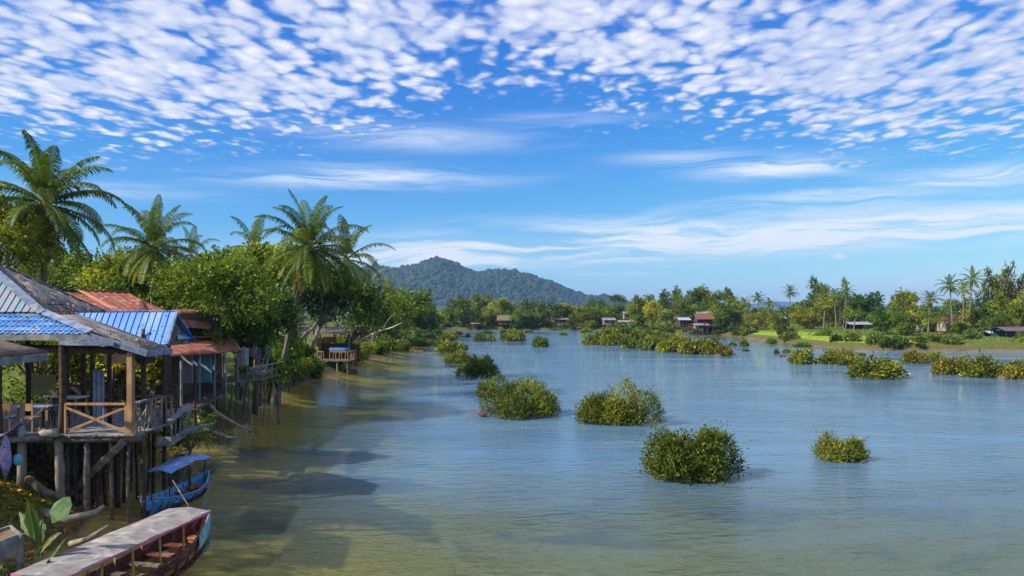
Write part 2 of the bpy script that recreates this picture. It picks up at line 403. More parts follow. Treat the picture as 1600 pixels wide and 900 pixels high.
def frond_np(L, az, el, droop, rng, pairs=46, ll=.78, w=.034, tw=0.0):
    """one feather leaf: stem curve plus hanging leaflets"""
    seg = 14; p = np.zeros(3); e = el; pts = [p.copy()]; ds = []
    hd = np.array([math.cos(az), math.sin(az), 0])
    for i in range(seg):
        d = hd*math.cos(e)+np.array([0, 0, math.sin(e)]); ds.append(d); p = p+d*L/seg; pts.append(p.copy()); e -= droop*(0.15+1.7*(i/seg)**1.3)/seg*1.12
    pts = np.array(pts); ds.append(ds[-1]); ds = np.array(ds)
    t = np.linspace(.10, .995, pairs); x = t*seg; i0 = np.minimum(x.astype(int), seg-1); f = (x-i0)[:, None]
    pos = pts[i0]*(1-f)+pts[i0+1]*f; dr = ds[i0]
    side = np.array([-math.sin(az), math.cos(az), 0.0]); Vs, Fs, As = [], [], []; b = 0
    for sg in (-1, 1):
        n = pairs; sl = ll*np.sin(np.pi*np.clip(t*.86+.12, 0, 1))**.6*rng.uniform(.85, 1.1, n)
        upn = np.cross(side, dr)*1.0; upn = upn*np.sign(upn[:, 2:3]+1e-6)
        d1 = unit(sg*side*.95+dr*.55+upn*.28+rng.normal(size=(n, 3))*.06)
        d2 = unit(d1*.75+np.array([0, 0, -.75])+rng.normal(size=(n, 3))*.10)
        d3 = unit(d2+np.array([0, 0, -.9]))
        a0 = pos; a1 = a0+d1*sl[:, None]*.4; a2 = a1+d2*sl[:, None]*.35; a3 = a2+d3*sl[:, None]*.3
        ww = dr*w
        V = np.stack([a0-ww*.7, a0+ww*.7, a1+ww, a1-ww, a2+ww*.8, a2-ww*.8, a3, a3+ww*.1], 1).reshape(-1, 3)
        q = np.arange(n)[:, None]*8
        F = np.concatenate([q+np.array([[0, 1, 2, 3]]), q+np.array([[3, 2, 4, 5]]), q+np.array([[5, 4, 7, 6]])])
        Vs.append(V); Fs.append(F+b); As.append(np.tile(np.clip(rng.normal(.42, .16, n), 0, .88), 3)); b += len(V)
    # stem
    r = np.linspace(.045, .008, seg+1)[:, None]*(L/4.5)
    up = np.cross(side, ds); V = np.stack([pts+side*r, pts+up*r, pts-side*r, pts-up*r], 1).reshape(-1, 3)
    F = np.array([(i*4+k, i*4+(k+1) % 4, i*4+4+(k+1) % 4, i*4+4+k) for i in range(seg) for k in range(4)])
    Vs.append(V); Fs.append(F+b); As.append(np.full(len(F), .95))
    return np.concatenate(Vs), np.concatenate(Fs), np.concatenate(As)
def palm(name, base, top, L, seed, n, label, group=None, split=False, pairs=46, tr=.17, color=(1, 1, 1), azs=None, low=-70, w=.035, nuts=True):
    rng = np.random.default_rng(seed); root = empty(name, base, label, 'palm tree', group)
    tp = Vector(top)-Vector(base); m = MB(); N = 16; pts = []
    for i in range(N+1):
        t = i/N; pts.append(Vector((tp.x*t**1.25, tp.y*t**1.25, tp.z*t)))
    rr = [tr*(1.5-.5*min(1, i/3))*(1-.35*i/N)*(1+.07*(i % 2)) for i in range(N+1)]; pts[0].z -= .4
    m.tube(pts, rr, 9, .04, random.Random(seed)); m.build('trunk', TRUNK, root)
    parts = []
    for i in range(n):
        q = i/(n-1); az_ = i*2.39996+seed*.7+rng.normal()*.12
        el = R(84-(84-low)*q**.95+rng.normal()*5); dr = R(48+72*math.sin(math.pi*min(1, q*1.15))+rng.normal()*9-18*q)
        LL = L*(.80+.26*math.sin(math.pi*min(1, q+.18)))*rng.uniform(.9, 1.08)
        V, F, a = frond_np(LL, az_, el, dr, rng, pairs, L*.18, w*L/4.5)
        a = np.where(a < .9, np.clip(a+(.22*(q > .72))+rng.normal()*.08, 0, .89), a)
        V = V+np.array(tp)+np.array([math.cos(az_)*.08, math.sin(az_)*.08, .1-.35*q])
        parts.append((V, F, a))
    if split:
        for i, (V, F, a) in enumerate(parts): link('frond', mesh_np(V, F, a, name='frond'), MATS['palm_leaf'], root, (2.0, 1.05, .9) if i >= n-3 else ((1.35, 1.15, .9) if i % 6 == 5 else color))
    else:
        V, F, a = join(parts); link('crown', mesh_np(V, F, a, name='crown'), MATS['palm_leaf'], root, color)
    if nuts and split:
        for k in range(7):
            an = k*.9+seed; MB().ball((tp.x+math.cos(an)*.3, tp.y+math.sin(an)*.3, tp.z-.35-.12*(k % 3)), (.12, .12, .15)).build('coconut', mat('coconut_green', (.22, .20, .04), (.12, .10, .03), .6), root)
    return root
def bush_np(seed, R3, n, per, L, tw, shoots=.10):
    """several leafy mounds run together into one uneven bush, with stray shoots"""
    rng = np.random.default_rng(seed); R3 = np.array(R3, float); K = 9
    an = np.arange(K)*2.4+rng.random()*6; rr = np.sqrt((np.arange(K)+.3)/K)*rng.uniform(.45, .82, K)
    C = np.stack([np.cos(an)*rr, np.sin(an)*rr, np.zeros(K)], 1); hr = np.clip((1-.3*rr**2)*rng.uniform(.38, 1.0, K), .3, 1.0); hr[rng.integers(0, K)] = 1.0; wr_ = rng.uniform(.20, .40, K)
    idx = rng.integers(0, K, n); u = unit(rng.normal(size=(n, 3))); u[:, 2] = abs(u[:, 2]); q = np.where(rng.random(n) < .3, rng.uniform(.4, .9, n), rng.uniform(.85, 1.0, n))
    o = C[idx]+u*q[:, None]*np.stack([wr_[idx], wr_[idx], hr[idx]*.84], 1)
    st_ = rng.random(n) < shoots; o = o*R3
    d = unit(u*np.array([.85, .85, .3])+unit(C[idx]+1e-3)*.3+np.array([0, 0, .7])+rng.normal(size=(n, 3))*.35)
    cv_ = rng.random(K); v0 = np.clip(cv_[idx]*.42+rng.random(n)*.55, 0, 1)
    ln = tw*rng.uniform(.55, 1.25, n)*np.where(st_ & (q > .85), 2.1, 1)
    return sprays(o, d, ln, per, L, rng, .26, v0, .14)
def bush(loc, R3, seed, n, per, L, tw, label, group, color=(1, 1, 1), name='river_bush', shoots=.09, rootlet=True):
    root = empty(name, loc, label, 'bush', group)
    V, F, a = bush_np(seed, R3, n, per, L, tw, shoots)
    link('foliage', mesh_np(V, F, a, name='foliage'), MATS['bush_leaf'], root, color)
    if rootlet:
        m = MB(); rg = random.Random(seed)
        for k in range(44):
            an = rg.uniform(0, 6.283); q = rg.uniform(.3, 1.02)
            e = Vector((math.cos(an)*R3[0]*q, math.sin(an)*R3[1]*q, R3[2]*rg.uniform(.12, .85)*(1.15-.6*q)))
            s = Vector((e.x*.55, e.y*.55, -.35)); m.tube([s, s.lerp(e, .5)+Vector((0, 0, .08)), e], [.035, .025, .01], 5)
        m.build('branches', BARK, root)
    return root

# ------------------------------------------------------------------ terrain
RIV = [(-11.2, -90), (-11.2, 12), (-12.0, 18), (-12.9, 23.0), (-15.2, 28), (-16.6, 33), (-15.6, 36.5), (-15.4, 43), (-17.3, 51), (-18.9, 61), (-18.9, 73), (-18.6, 87), (-19.5, 96), (-20.5, 112), (-21.5, 128),
       (-20.5, 146), (-21, 165), (-23, 190), (-27, 230), (-36, 262), (-40, 292), (-10, 300), (20, 300), (34, 285), (42, 262), (50, 243), (64, 224), (62, 190), (61, 165), (60, 141), (66, 133), (80, 131), (92, 129), (115, 122), (150, 100), (165, -90)]
def sdist(X, Y):
    A = np.array(RIV, float); B = np.roll(A, -1, 0); D = np.full(X.shape, 1e9); ins = np.zeros(X.shape, bool)
    for (ax, ay), (bx, by) in zip(A, B):
        vx, vy = bx-ax, by-ay; t = np.clip(((X-ax)*vx+(Y-ay)*vy)/(vx*vx+vy*vy), 0, 1)
        D = np.minimum(D, np.hypot(X-ax-t*vx, Y-ay-t*vy))
        c = (ay > Y) != (by > Y); xi = ax+(Y-ay)*vx/(vy if abs(vy) > 1e-9 else 1e-9); ins ^= c & (X < xi)
    return np.where(ins, -D, D)
def wob2(X, Y, s, ph=0.0):
    return (np.sin(X*s+1.3*np.sin(Y*s*.7+ph))+np.sin(Y*s*1.13+1.7*np.sin(X*s*.8+ph*2))+.5*np.sin((X+Y)*s*2.1+ph)+.4*np.sin((X-Y)*s*3.3))/2.9
def height(X, Y):
    X = np.asarray(X, float); Y = np.asarray(Y, float)
    d = sdist(X, Y)+wob2(X, Y, .55, 1.)*.45*np.clip(np.hypot(X, Y)/20, 0, 1)
    left = np.clip((-X-8)/6, 0, 1); top = 1.15+left*.75*np.clip(1-(Y-60)/120, .2, 1)
    land = top*(1-np.exp(-np.maximum(d, 0)/(1.6+left*1.2)))+wob2(X, Y, .21)*.16*np.clip(d/4, 0, 1)+wob2(X, Y, 1.1, 2)*.06*np.clip(d, 0, 1)+np.clip(d/60, 0, 1)*.6
    bed = -1.9*(1-np.exp(np.minimum(d, 0)/7.0))+wob2(X, Y, .4, 3)*.10*np.clip(-d/4, 0, 1)
    return np.where(d > 0, land, bed)
def hz(x, y): return float(height(np.array([x]), np.array([y]))[0])
def onland(px, Y, dz=0.0):
    x = (px-800)/FP*Y; return Vector((x, Y, hz(x, Y)+dz))
def axis(lo, hi, step, far):
    a = list(np.arange(lo, hi, step)); s = step; v = hi
    while v < far: a.append(v); s *= 1.22; v += s
    a.append(far); return a
ya = axis(14, 70, .5, 70); ya = sorted(set(list(np.arange(-90, 14, 4.))+list(np.arange(14, 66, .5))+list(np.arange(66, 320, 1.6))+axis(320, 321, 2, 8600)[1:]))
xa = sorted(set([-x for x in axis(40, 41, 1.5, 7000)]+list(np.arange(-40, -24, 1.))+list(np.arange(-24, -8, .4))+list(np.arange(-8, 170, 1.8))+axis(170, 171, 3, 7000)))
XX, YY = np.meshgrid(np.array(xa), np.array(ya)); ZZ = height(XX, YY)
nx, ny = len(xa), len(ya)
gi = (np.arange(ny-1)[:, None]*nx+np.arange(nx-1)[None, :]).ravel()
GF = np.stack([gi, gi+1, gi+1+nx, gi+nx], 1)
gme = mesh_np(np.stack([XX.ravel(), YY.ravel(), ZZ.ravel()], 1), GF, smooth=True, name='ground')
gm_ = bpy.data.materials.new('ground'); gm_.use_nodes = True; t = gm_.node_tree; b = t.nodes['Principled BSDF']
ge = t.nodes.new('ShaderNodeNewGeometry'); se = t.nodes.new('ShaderNodeSeparateXYZ'); t.links.new(ge.outputs['Position'], se.inputs[0])
gx, gy, gz = (NX(t, se.outputs[i]) for i in range(3)); gp = ge.outputs['Position']
n1 = noise(t, gp, .35, 5, .6, .6); n2 = noise(t, gp, 2.2, 5, .65); n0 = noise(t, xyz(t, gx*.10, gy*.16), 1, 4, .6, 1.2)
soil = mixc(t, n2.step(.35, .65), (.155, .095, .05), (.085, .052, .03))
grs = mixc(t, n2.step(.3, .7), (.045, .075, .014), (.12, .145, .026))
landc = mixc(t, (n1+(gz-.40)*.6).step(.40, .54), soil, grs)
fld = (gx-54).step(0, 3)*(84-gx).step(0, 7)*(gy-134).step(0, 3)*(222-gy).step(0, 15)*(n1*.4+.7).cl()
landc = mixc(t, fld*(gz-.75).step(0, .25), landc, (.26, .34, .025))
bedc = mixc(t, n2.step(.38, .66), (.39, .31, .075), (.27, .225, .056))
bedc = mixc(t, (gx+5).step(0, 20)*.8, bedc, (.24, .23, .15))
bedc = mixc(t, n0.step(.50, .66), bedc, (.065, .078, .024))
bedc = mixc(t, noise(t, gp, 5.5, 3, .6).step(.62, .70), bedc, (.11, .09, .045))
ring = ((gx-6.2)*(gx-6.2)+(gy-27.0)*(gy-27.0)).pw(.5)+noise(t, gp, .5, 3)*.9-9.1
bedc = mixc(t, (1.0-(ring*ring*12.0)).cl()*(x_lim := (0.5-gx).step(0, 1.5)), bedc, (.34, .31, .17))
cc = mixc(t, (gz+.02).step(-.04, .08), bedc, landc)
t.links.new(cc, b.inputs['Base Color']); b.inputs['Roughness'].default_value = .95; b.inputs['Specular IOR Level'].default_value = .15
bp = t.nodes.new('ShaderNodeBump'); bp.inputs['Strength'].default_value = .6; bp.inputs['Distance'].default_value = .08
t.links.new((n2+n1).k, bp.inputs['Height']); t.links.new(bp.outputs[0], b.inputs['Normal'])
tag(link('ground', gme, gm_), kind='structure')

# ------------------------------------------------------------------ river water
wy = sorted(set(list(np.arange(-88, 12, 6.))+list(np.arange(12, 60, 1.))+list(np.arange(60, 308, 3.)))); wx = sorted(set(list(np.arange(-44, -20, 3.))+list(np.arange(-20, 10, 1.))+list(np.arange(10, 166, 4.))))
WX, WY = np.meshgrid(np.array(wx), np.array(wy)); dep = np.maximum(-height(WX, WY), 0)
n_, m_ = len(wx), len(wy); gi = (np.arange(m_-1)[:, None]*n_+np.arange(n_-1)[None, :]).ravel()
wme = mesh_np(np.stack([WX.ravel(), WY.ravel(), np.zeros(WX.size)], 1), np.stack([gi, gi+1, gi+1+n_, gi+n_], 1), smooth=True, name='water')
at = wme.attributes.new('depth', 'FLOAT', 'POINT'); at.data.foreach_set('value', dep.ravel().astype(np.float32))
wm = bpy.data.materials.new('river_water'); wm.use_nodes = True; t = wm.node_tree; t.nodes.clear()
ge = t.nodes.new('ShaderNodeNewGeometry'); se = t.nodes.new('ShaderNodeSeparateXYZ'); t.links.new(ge.outputs['Position'], se.inputs[0])
x_, y_ = NX(t, se.outputs[0]), NX(t, se.outputs[1])
patch = noise(t, xyz(t, x_*.030+y_*.01, y_*.10), 1, 5, .66, 1.1).step(.38, .62)
w1 = noise(t, xyz(t, x_*1.0+y_*.3, y_*2.2-x_*.25), 1.25, 3, .55, .5)
w2 = noise(t, xyz(t, x_*1.3-y_*.3, y_*2.6), 4.2, 3, .6, .3)
w3 = noise(t, xyz(t, x_*.22, y_*.5), 1.0, 2, .5, .4)
w4 = noise(t, xyz(t, x_*.03, y_*.22), 1.0, 4, .65, .6)
nearl = (40-y_).step(0, 20)*(2.0-x_).step(0, 9)
hgt = w1*(nearl*.18+.095)+w2*(nearl*.07+.026)+w3*.09+w4*.11
bp = t.nodes.new('ShaderNodeBump'); bp.inputs['Distance'].default_value = 1.0
t.links.new((patch*.85+nearl*.30+.22).k, bp.inputs['Strength']); t.links.new(hgt.k, bp.inputs['Height'])
fr = t.nodes.new('ShaderNodeFresnel'); fr.inputs[0].default_value = 1.38; t.links.new(bp.outputs[0], fr.inputs['Normal'])
gl = t.nodes.new('ShaderNodeBsdfGlossy'); gl.inputs['Roughness'].default_value = .02; t.links.new(bp.outputs[0], gl.inputs['Normal'])
da = t.nodes.new('ShaderNodeAttribute'); da.attribute_name = 'depth'; dp = NX(t, da.outputs['Fac'])
body_skyc = mixc(t, (y_-15).step(0, 16), mixc(t, (dp*.6+w3*.3-.2).cl(), (.26, .24, .07), (.18, .21, .13)), mixc(t, (patch*.6+w4*.4).cl(), (.12, .255, .43), (.21, .39, .59)))  # turbid body colour; the far blue also paints in reflected sky
df = t.nodes.new('ShaderNodeBsdfDiffuse'); t.links.new(body_skyc, df.inputs[0])
tp_ = t.nodes.new('ShaderNodeBsdfTransparent'); tcol = mixc(t, dp.step(0, 1.9), (1.0, .98, .86), (.56, .66, .50)); t.links.new(tcol, tp_.inputs[0])
m1 = t.nodes.new('ShaderNodeMixShader'); turb = (dp.step(.85, 1.8)*.60+dp.step(.1, .8)*.20*(1.0-(y_-24).step(0, 14))*(0.0-x_).step(0, 4))*((y_-16).step(0, 20)*.60+.38)
t.links.new(turb.k, m1.inputs[0]); t.links.new(tp_.outputs[0], m1.inputs[1]); t.links.new(df.outputs[0], m1.inputs[2])
m2 = t.nodes.new('ShaderNodeMixShader'); bf_ = NX(t, ge.outputs['Backfacing']); t.links.new((NX(t, fr.outputs[0])*(1.0-bf_)+bf_*.06).k, m2.inputs[0]); t.links.new(m1.outputs[0], m2.inputs[1]); t.links.new(gl.outputs[0], m2.inputs[2])
o = t.nodes.new('ShaderNodeOutputMaterial'); t.links.new(m2.outputs[0], o.inputs[0])
tag(link('water', wme, wm), kind='structure')

# ------------------------------------------------------------------ hills
SKY = [(300, 486), (400, 470), (500, 442), (540, 428), (569, 420), (587, 417), (603, 418), (611, 423), (629, 418), (655, 414), (672, 408), (687, 405), (700, 407), (718, 415), (745, 428), (771, 423), (800, 423), (829, 429), (855, 440), (881, 450), (907, 461), (934, 466), (960, 471), (1000, 478), (1060, 488)]
rg = np.random.default_rng(5)
def hillz(px, t):                          # t: 0 foot .. 1 ridge .. 2 far foot
    r = np.interp(px, [a for a, _ in SKY], [HZ-b for _, b in SKY])*2800/FP
    s = np.where(t < 1, np.sin(np.clip(t, 0, 1)*math.pi/2)**1.05, np.cos(np.clip(t-1, 0, 1)*math.pi/2))
    gul = np.sin(px*.075+np.sin(t*4)*1.2)*.5+np.sin(px*.031+2+t*2.5)*.6+np.sin(px*.15+t*5)*.25
    return r*s+gul*11*np.sin(np.clip(t/2, 0, 1)*math.pi)*np.clip(1-abs(t-1)*0, 0, 1)*np.where(t < 1, 1-t**3, 0)*np.clip(r/60, 0, 1)
pxs = np.linspace(300, 1060, 150); ts = np.linspace(0, 2, 30)
PXg, Tg = np.meshgrid(pxs, ts); Yh = 2150+Tg*650; Zh = hillz(PXg, Tg)
i_ = (np.arange(29)[:, None]*150+np.arange(149)[None, :]).ravel()
hme = mesh_np(np.stack([((PXg-800)/FP*2800).ravel(), Yh.ravel(), Zh.ravel()], 1), np.stack([i_, i_+1, i_+151, i_+150], 1), smooth=True, name='hill')
tag(link('hill', hme, mat('hill_soil', (.035, .06, .016), (.025, .045, .012), .95, .02, 0)), kind='structure')
import bmesh
bm = bmesh.new(); bmesh.ops.create_icosphere(bm, subdivisions=2, radius=1)
IV = np.array([v.co[:] for v in bm.verts]); IF = np.array([[v.index for v in f.verts] for f in bm.faces]); bm.free()
def blobs(C, Rr, rng, flat=.8, jit=.16, hemi=True):
    Vs, Fs, As = [], [], []; b = 0
    keep = IF[(IV[IF].mean(1)[:, 2] > -.3)] if hemi else IF
    for c, r in zip(C, Rr):
        s = 1+rng.normal(size=(len(IV), 1))*jit
        Vs.append(IV*s*np.array([r, r, r*flat])+c); Fs.append(keep+b); As.append(np.full(len(keep), rng.random())); b += len(IV)
    return np.concatenate(Vs), np.concatenate(Fs), np.concatenate(As)
N = 5200; px = rg.uniform(430, 1050, N); tt = rg.uniform(.12, 1.06, N)
Ch = np.stack([(px-800)/FP*2800, 2150+tt*650, hillz(px, tt)+1.5], 1); ok = Ch[:, 2] > 3
V, F, a = blobs(Ch[ok], 4.4+rg.gamma(1.8, 1.6, ok.sum()), rg, .9, .17)
tag(link('forest', mesh_np(V, F, a, True, 'forest'), MATS['canopy']), kind='stuff')
m = MB(); vs = []; k = 40
FAR = [(1100, 489), (1150, 480), (1190, 473), (1215, 470), (1240, 471), (1262, 473), (1290, 480), (1360, 484), (1388, 473), (1400, 471), (1440, 478), (1500, 476), (1600, 480), (1800, 486), (1900, 489)]
for i in range(k+1):
    p = 1100+800*i/k; z = (HZ-np.interp(p, [a for a, _ in FAR], [b for _, b in FAR]))*7200/FP+6+6*math.sin(i*1.7)
    for yy, q in ((6700, 0.), (6950, .65), (7200, 1.), (7500, .5), (7800, 0.)): vs.append(((p-800)/FP*7200, yy, z*q))
m.add(vs, [(i*5+j, i*5+5+j, i*5+6+j, i*5+1+j) for i in range(k) for j in range(4)], True)
tag(m.build('mountains', mat('mountain_green', (.04, .07, .02), (.03, .05, .018), .95, .01, 0)), kind='structure')

# haze box round everything
hb = MB().box((0, 4000, 130), (14600, 9400, 270)); hm = bpy.data.materials.new('haze'); hm.use_nodes = True; t = hm.node_tree; t.nodes.clear()
pv = t.nodes.new('ShaderNodeVolumePrincipled'); pv.inputs['Density'].default_value = .00011; pv.inputs['Color'].default_value = (.30, .54, 1.0, 1); pv.inputs['Anisotropy'].default_value = .1
o = t.nodes.new('ShaderNodeOutputMaterial'); t.links.new(pv.outputs[0], o.inputs['Volume'])
tag(hb.build('haze', hm), kind='stuff')
#@@PART2
# ------------------------------------------------------------------ bushes standing in the river
RB = 'leafy bushes growing out of the river'
def gbush(px, py, w, h, seed, n, per, L, tw, label, color=(1, 1, 1), group=RB, deep=.85, **k):
    b = G(px, py); rx = w/FP*b.y/2; ry = rx*deep; hh_ = h/FP*b.y
    s = (b.y+ry*.75)/b.y
    return bush((b.x*s, b.y*s, -.02), (rx*1.0*s, ry, hh_*s*1.0), seed, n, per, L, tw, label, group, color, **k)
gbush(1083, 757, 172, 92, 6, 4600, 9, .10, .42, 'largest and nearest dark green river bush with long stray shoots at its sides', (1.0, 1.04, .9))
gbush(1317, 724, 88, 46, 8, 1900, 8, .085, .32, 'small lone river bush with orange-tipped lower leaves, right of the largest bush', (1.0, 1.0, .9))
gbush(957, 667, 144, 76, 12, 4200, 9, .105, .44, 'yellow-green river bush of even dome shape, behind and left of the largest bush', (1.15, 1.1, .9))
gbush(816, 654, 146, 70, 15, 4200, 9, .105, .44, 'wide river bush with dark bare twigs showing along its waterline', (.92, 1.0, .95), deep=1.0)
gbush(762, 622, 32, 30, 18, 700, 8, .13, .45, 'small bright bush touching the upper left flank of the wide twiggy river bush', (1.15, 1.15, .9))
gbush(750, 589, 74, 37, 21, 1900, 8, .15, .5, 'deep green river bush with pale shoots, third in the row leading upstream', (.8, .95, .95))
gbush(713, 568, 45, 24, 24, 1300, 8, .16, .5, 'green river bush just behind and left of the deep green one with pale shoots', (.95, 1.0, .9))
# far river bushes: copies of a few single-mesh prototypes
BP = []
for k in range(4):
    V, F, a = bush_np(40+k, (1, 1, 1), 620, 6, .15, .30, .05)
    V = V*np.array([1.06, 1.06, 1.05]); BP.append(mesh_np(V, F, a, name='bush_leaves'))
def fb(px, py, w, h, v, label, color=(1, 1, 1), group=RB, z=0.0, name='river_bush', cat='bush', deep=.85, rz=None):
    b = G(px, py, z); rx = w/FP*b.y/2*1.08; ry = rx*deep; s = (b.y+ry*.7)/b.y
    o = link(name, BP[v % 4], MATS['bush_leaf'], None, color)
    o.location = (b.x*s, b.y*s, z-.03); o.scale = (rx*s, ry, h/FP*b.y*s*1.0); o.rotation_euler[2] = px*.37 if rz is None else rz
    return tag(o, label, cat, group)
Yl, Gn, Dk, Br = (1.12, 1.12, .8), (.85, .98, .9), (.6, .8, .75), (1.3, .98, .8)
for r in [
 (702, 552, 46, 21, 0, 'yellowish river bush behind the green pair in the row leading upstream', Yl),
 (726, 546, 12, 8, 1, 'tiny dark bush in the water right beside the yellowish row bush', Dk),
 (702, 531, 28, 14, 2, 'low bush at the far end of the row leading upstream', Yl),
 (731, 527, 8, 6, 3, 'speck of dark bush alone in open water far upstream', Dk),
 (750, 533, 20, 15, 0, 'round bush left of a tiny one in the far middle of the river', Gn),
 (769, 533, 13, 10, 1, 'tiny bush between two larger ones in the far middle of the river', Yl),
 (802, 533, 40, 19, 2, 'broad mounded bush, widest of those in the far middle of the river', (1.1, 1.1, .9)),
 (845, 542, 27, 16, 3, 'spiky lone bush in open water between the broad mound and the long bush island', Gn),
 (594, 545, 37, 21, 0, 'rounded bright bush in the water by the bare leaning branches', (1.05, 1.15, .9)),
 (630, 546, 21, 15, 1, 'small rounded bush right of the bright bush by the bare branches', Gn),
 (656, 541, 34, 11, 2, 'low flat bush at the water edge under the left bank trees', Gn),
 (648, 548, 13, 6, 3, 'little golden yellow tuft on a sand spit by the left bank', (2.0, 1.35, .6)),
 (655, 531, 50, 18, 0, 'dark overhanging bush on the left bank where the river narrows', Dk),
 (683, 524, 18, 13, 1, 'dark rounded bush at the tip of the left bank point', Dk),
 (930, 539, 36, 21, 0, 'bright green bush at the upstream tip of the long bush island', (1.05, 1.15, .9)),
 (953, 540, 42, 26, 1, 'dense yellow-green bush second along the long bush island', Yl),
 (975, 523, 48, 20, 2, 'dark bluish bush standing behind the long bush island', (.65, .85, 1.0)),
 (1010, 532, 44, 18, 3, 'dull green bush in the middle rear of the long bush island', (.9, 1, .9)),
 (988, 544, 40, 26, 3, 'mid green bush left of centre on the long bush island', Gn),
 (1018, 547, 44, 28, 0, 'tall deep green bush at the centre of the long bush island', (.85, .95, .85)),
 (1052, 551, 44, 28, 1, 'round yellow-topped bush right of centre on the long bush island', Yl),
 (1038, 541, 40, 22, 2, 'bush behind the yellow-topped one on the long bush island', Gn),
 (1084, 554, 46, 27, 2, 'olive bush near the downstream end of the long bush island', (1.15, 1.0, .8)),
 (1110, 552, 36, 24, 3, 'upright olive bush beside the last one of the long bush island', (1.1, 1.0, .85)),
 (1130, 556, 28, 19, 0, 'brownish bush on red earth at the downstream end of the long bush island', Br),
 (1252, 569, 44, 23, 1, 'bright yellow-green round bush, first of three in a line on the right', Yl),
 (1312, 570, 62, 25, 2, 'wide olive bush between two brighter ones on the right', (1.15, 1.05, .85)),
 (1372, 592, 86, 32, 3, 'large yellow-green bush nearest of the line on the right', Yl),
 (1428, 567, 36, 20, 0, 'reddish-green bush at the left end of the rocky islet', Br),
 (1458, 565, 32, 15, 1, 'low yellow-green bush at the right end of the rocky islet', Yl),
 (1486, 586, 52, 28, 2, 'leafy brownish bush at the left end of the long right islet', Br),
 (1530, 590, 58, 33, 3, 'tallest green bush of the long right islet', (1.1, 1.05, .85)),
 (1578, 592, 46, 26, 0, 'orange-tinged bush beside the dark boulder of the long right islet', Br),
 (1600, 588, 34, 24, 1, 'green bush cut by the picture edge on the long right islet', Gn),
 (1371, 544, 38, 26, 2, 'grey-green rounded bush standing off the far right bank', (.75, .95, 1.2)),
 (1405, 545, 32, 20, 3, 'dark green bush right of the grey-green rounded one', Dk),
 (1288, 534, 34, 19, 0, 'dark bushy clump on the grassy right bank', Dk),
 (1253, 542, 28, 7, 1, 'flat dark bush lying low in the water before the green field', Dk),
 (1242, 534, 14, 12, 2, 'small dark bush at the edge of the green field', Dk),
 (1162, 541, 15, 11, 3, 'small round bush in the channel left of the green field', Gn),
 (1145, 541, 12, 7, 0, 'tiny bush left of the small round one in the channel', Dk),
 (1205, 537, 16, 9, 1, 'small bush in the channel nearest the green field', Gn),
 (1165, 549, 12, 4, 2, 'flat tuft of leaves almost level with the water in the channel', Dk),
 (1213, 553, 9, 8, 3, 'dark little bush on the small rock in the channel', Dk),
 (1345, 533, 26, 13, 0, 'bush on the bank at the right end of the green field', Gn),
 (1432, 541, 30, 14, 1, 'low bright bush on the right bank beside the dark green one', Yl),
 (1458, 540, 28, 17, 2, 'mid green bush below the coconut palm trio', Gn),
 (1490, 541, 40, 14, 3, 'spreading light green bush on the bank under the coconut palms', Yl),
 (1515, 541, 34, 26, 0, 'tall dark bush rising from the bank by the reddish trunk', Dk),
 (1594, 545, 34, 18, 1, 'yellow-green bush on the bank at the far right edge', Yl),
 (710, 513, 30, 11, 2, 'low hedge-like bush on the far shore under the pale tree', Gn),
 (735, 513, 22, 10, 3, 'dark low bush on the far shore left of the white hut', Dk),
 (773, 510, 28, 17, 0, 'big rounded bush on the far shore in front of the thatched hut', Gn),
 (800, 512, 30, 9, 1, 'low bright bush on the far shore right of the rounded one', Yl),
 (832, 514, 34, 10, 2, 'flat yellow-green bush spilling into the far water', Yl),
 (860, 512, 16, 8, 3, 'small bush at the right end of the far shore shrubs', Gn),
 (868, 516, 20, 5, 0, 'thin strip of bush just off the far shore', Gn),
 (688, 541, 16, 8, 0, 'small low bush left of the yellowish row bush', Gn),
 (716, 523, 14, 6, 2, 'small bush in the gap where the far channel opens', Gn),
 (762, 522, 18, 6, 3, 'thin low bush upstream of the round far bush', Dk),
 (788, 521, 16, 6, 1, 'low bush right behind the broad mounded bush', Gn),
 (822, 520, 22, 6, 0, 'flat islet bush near the far shore before the long pale roof', Yl),
 (880, 524, 14, 5, 2, 'tiny islet bush left of the gravel bar bush', Gn),
 (672, 538, 18, 8, 3, 'bush at the mouth of the left side channel', Yl),
 (1420, 556, 18, 6, 1, 'tiny green bush just left of the rocky islet', Gn),
 (1345, 556, 16, 5, 2, 'tiny bush between the grey-green bush and the line of three', Dk),
 (1230, 551, 14, 6, 0, 'tiny bush above the first of the three bright bushes', Gn),
 (915, 520, 20, 8, 1, 'small yellow-green bush on the gravel bar upstream', Yl),
]: fb(*r)
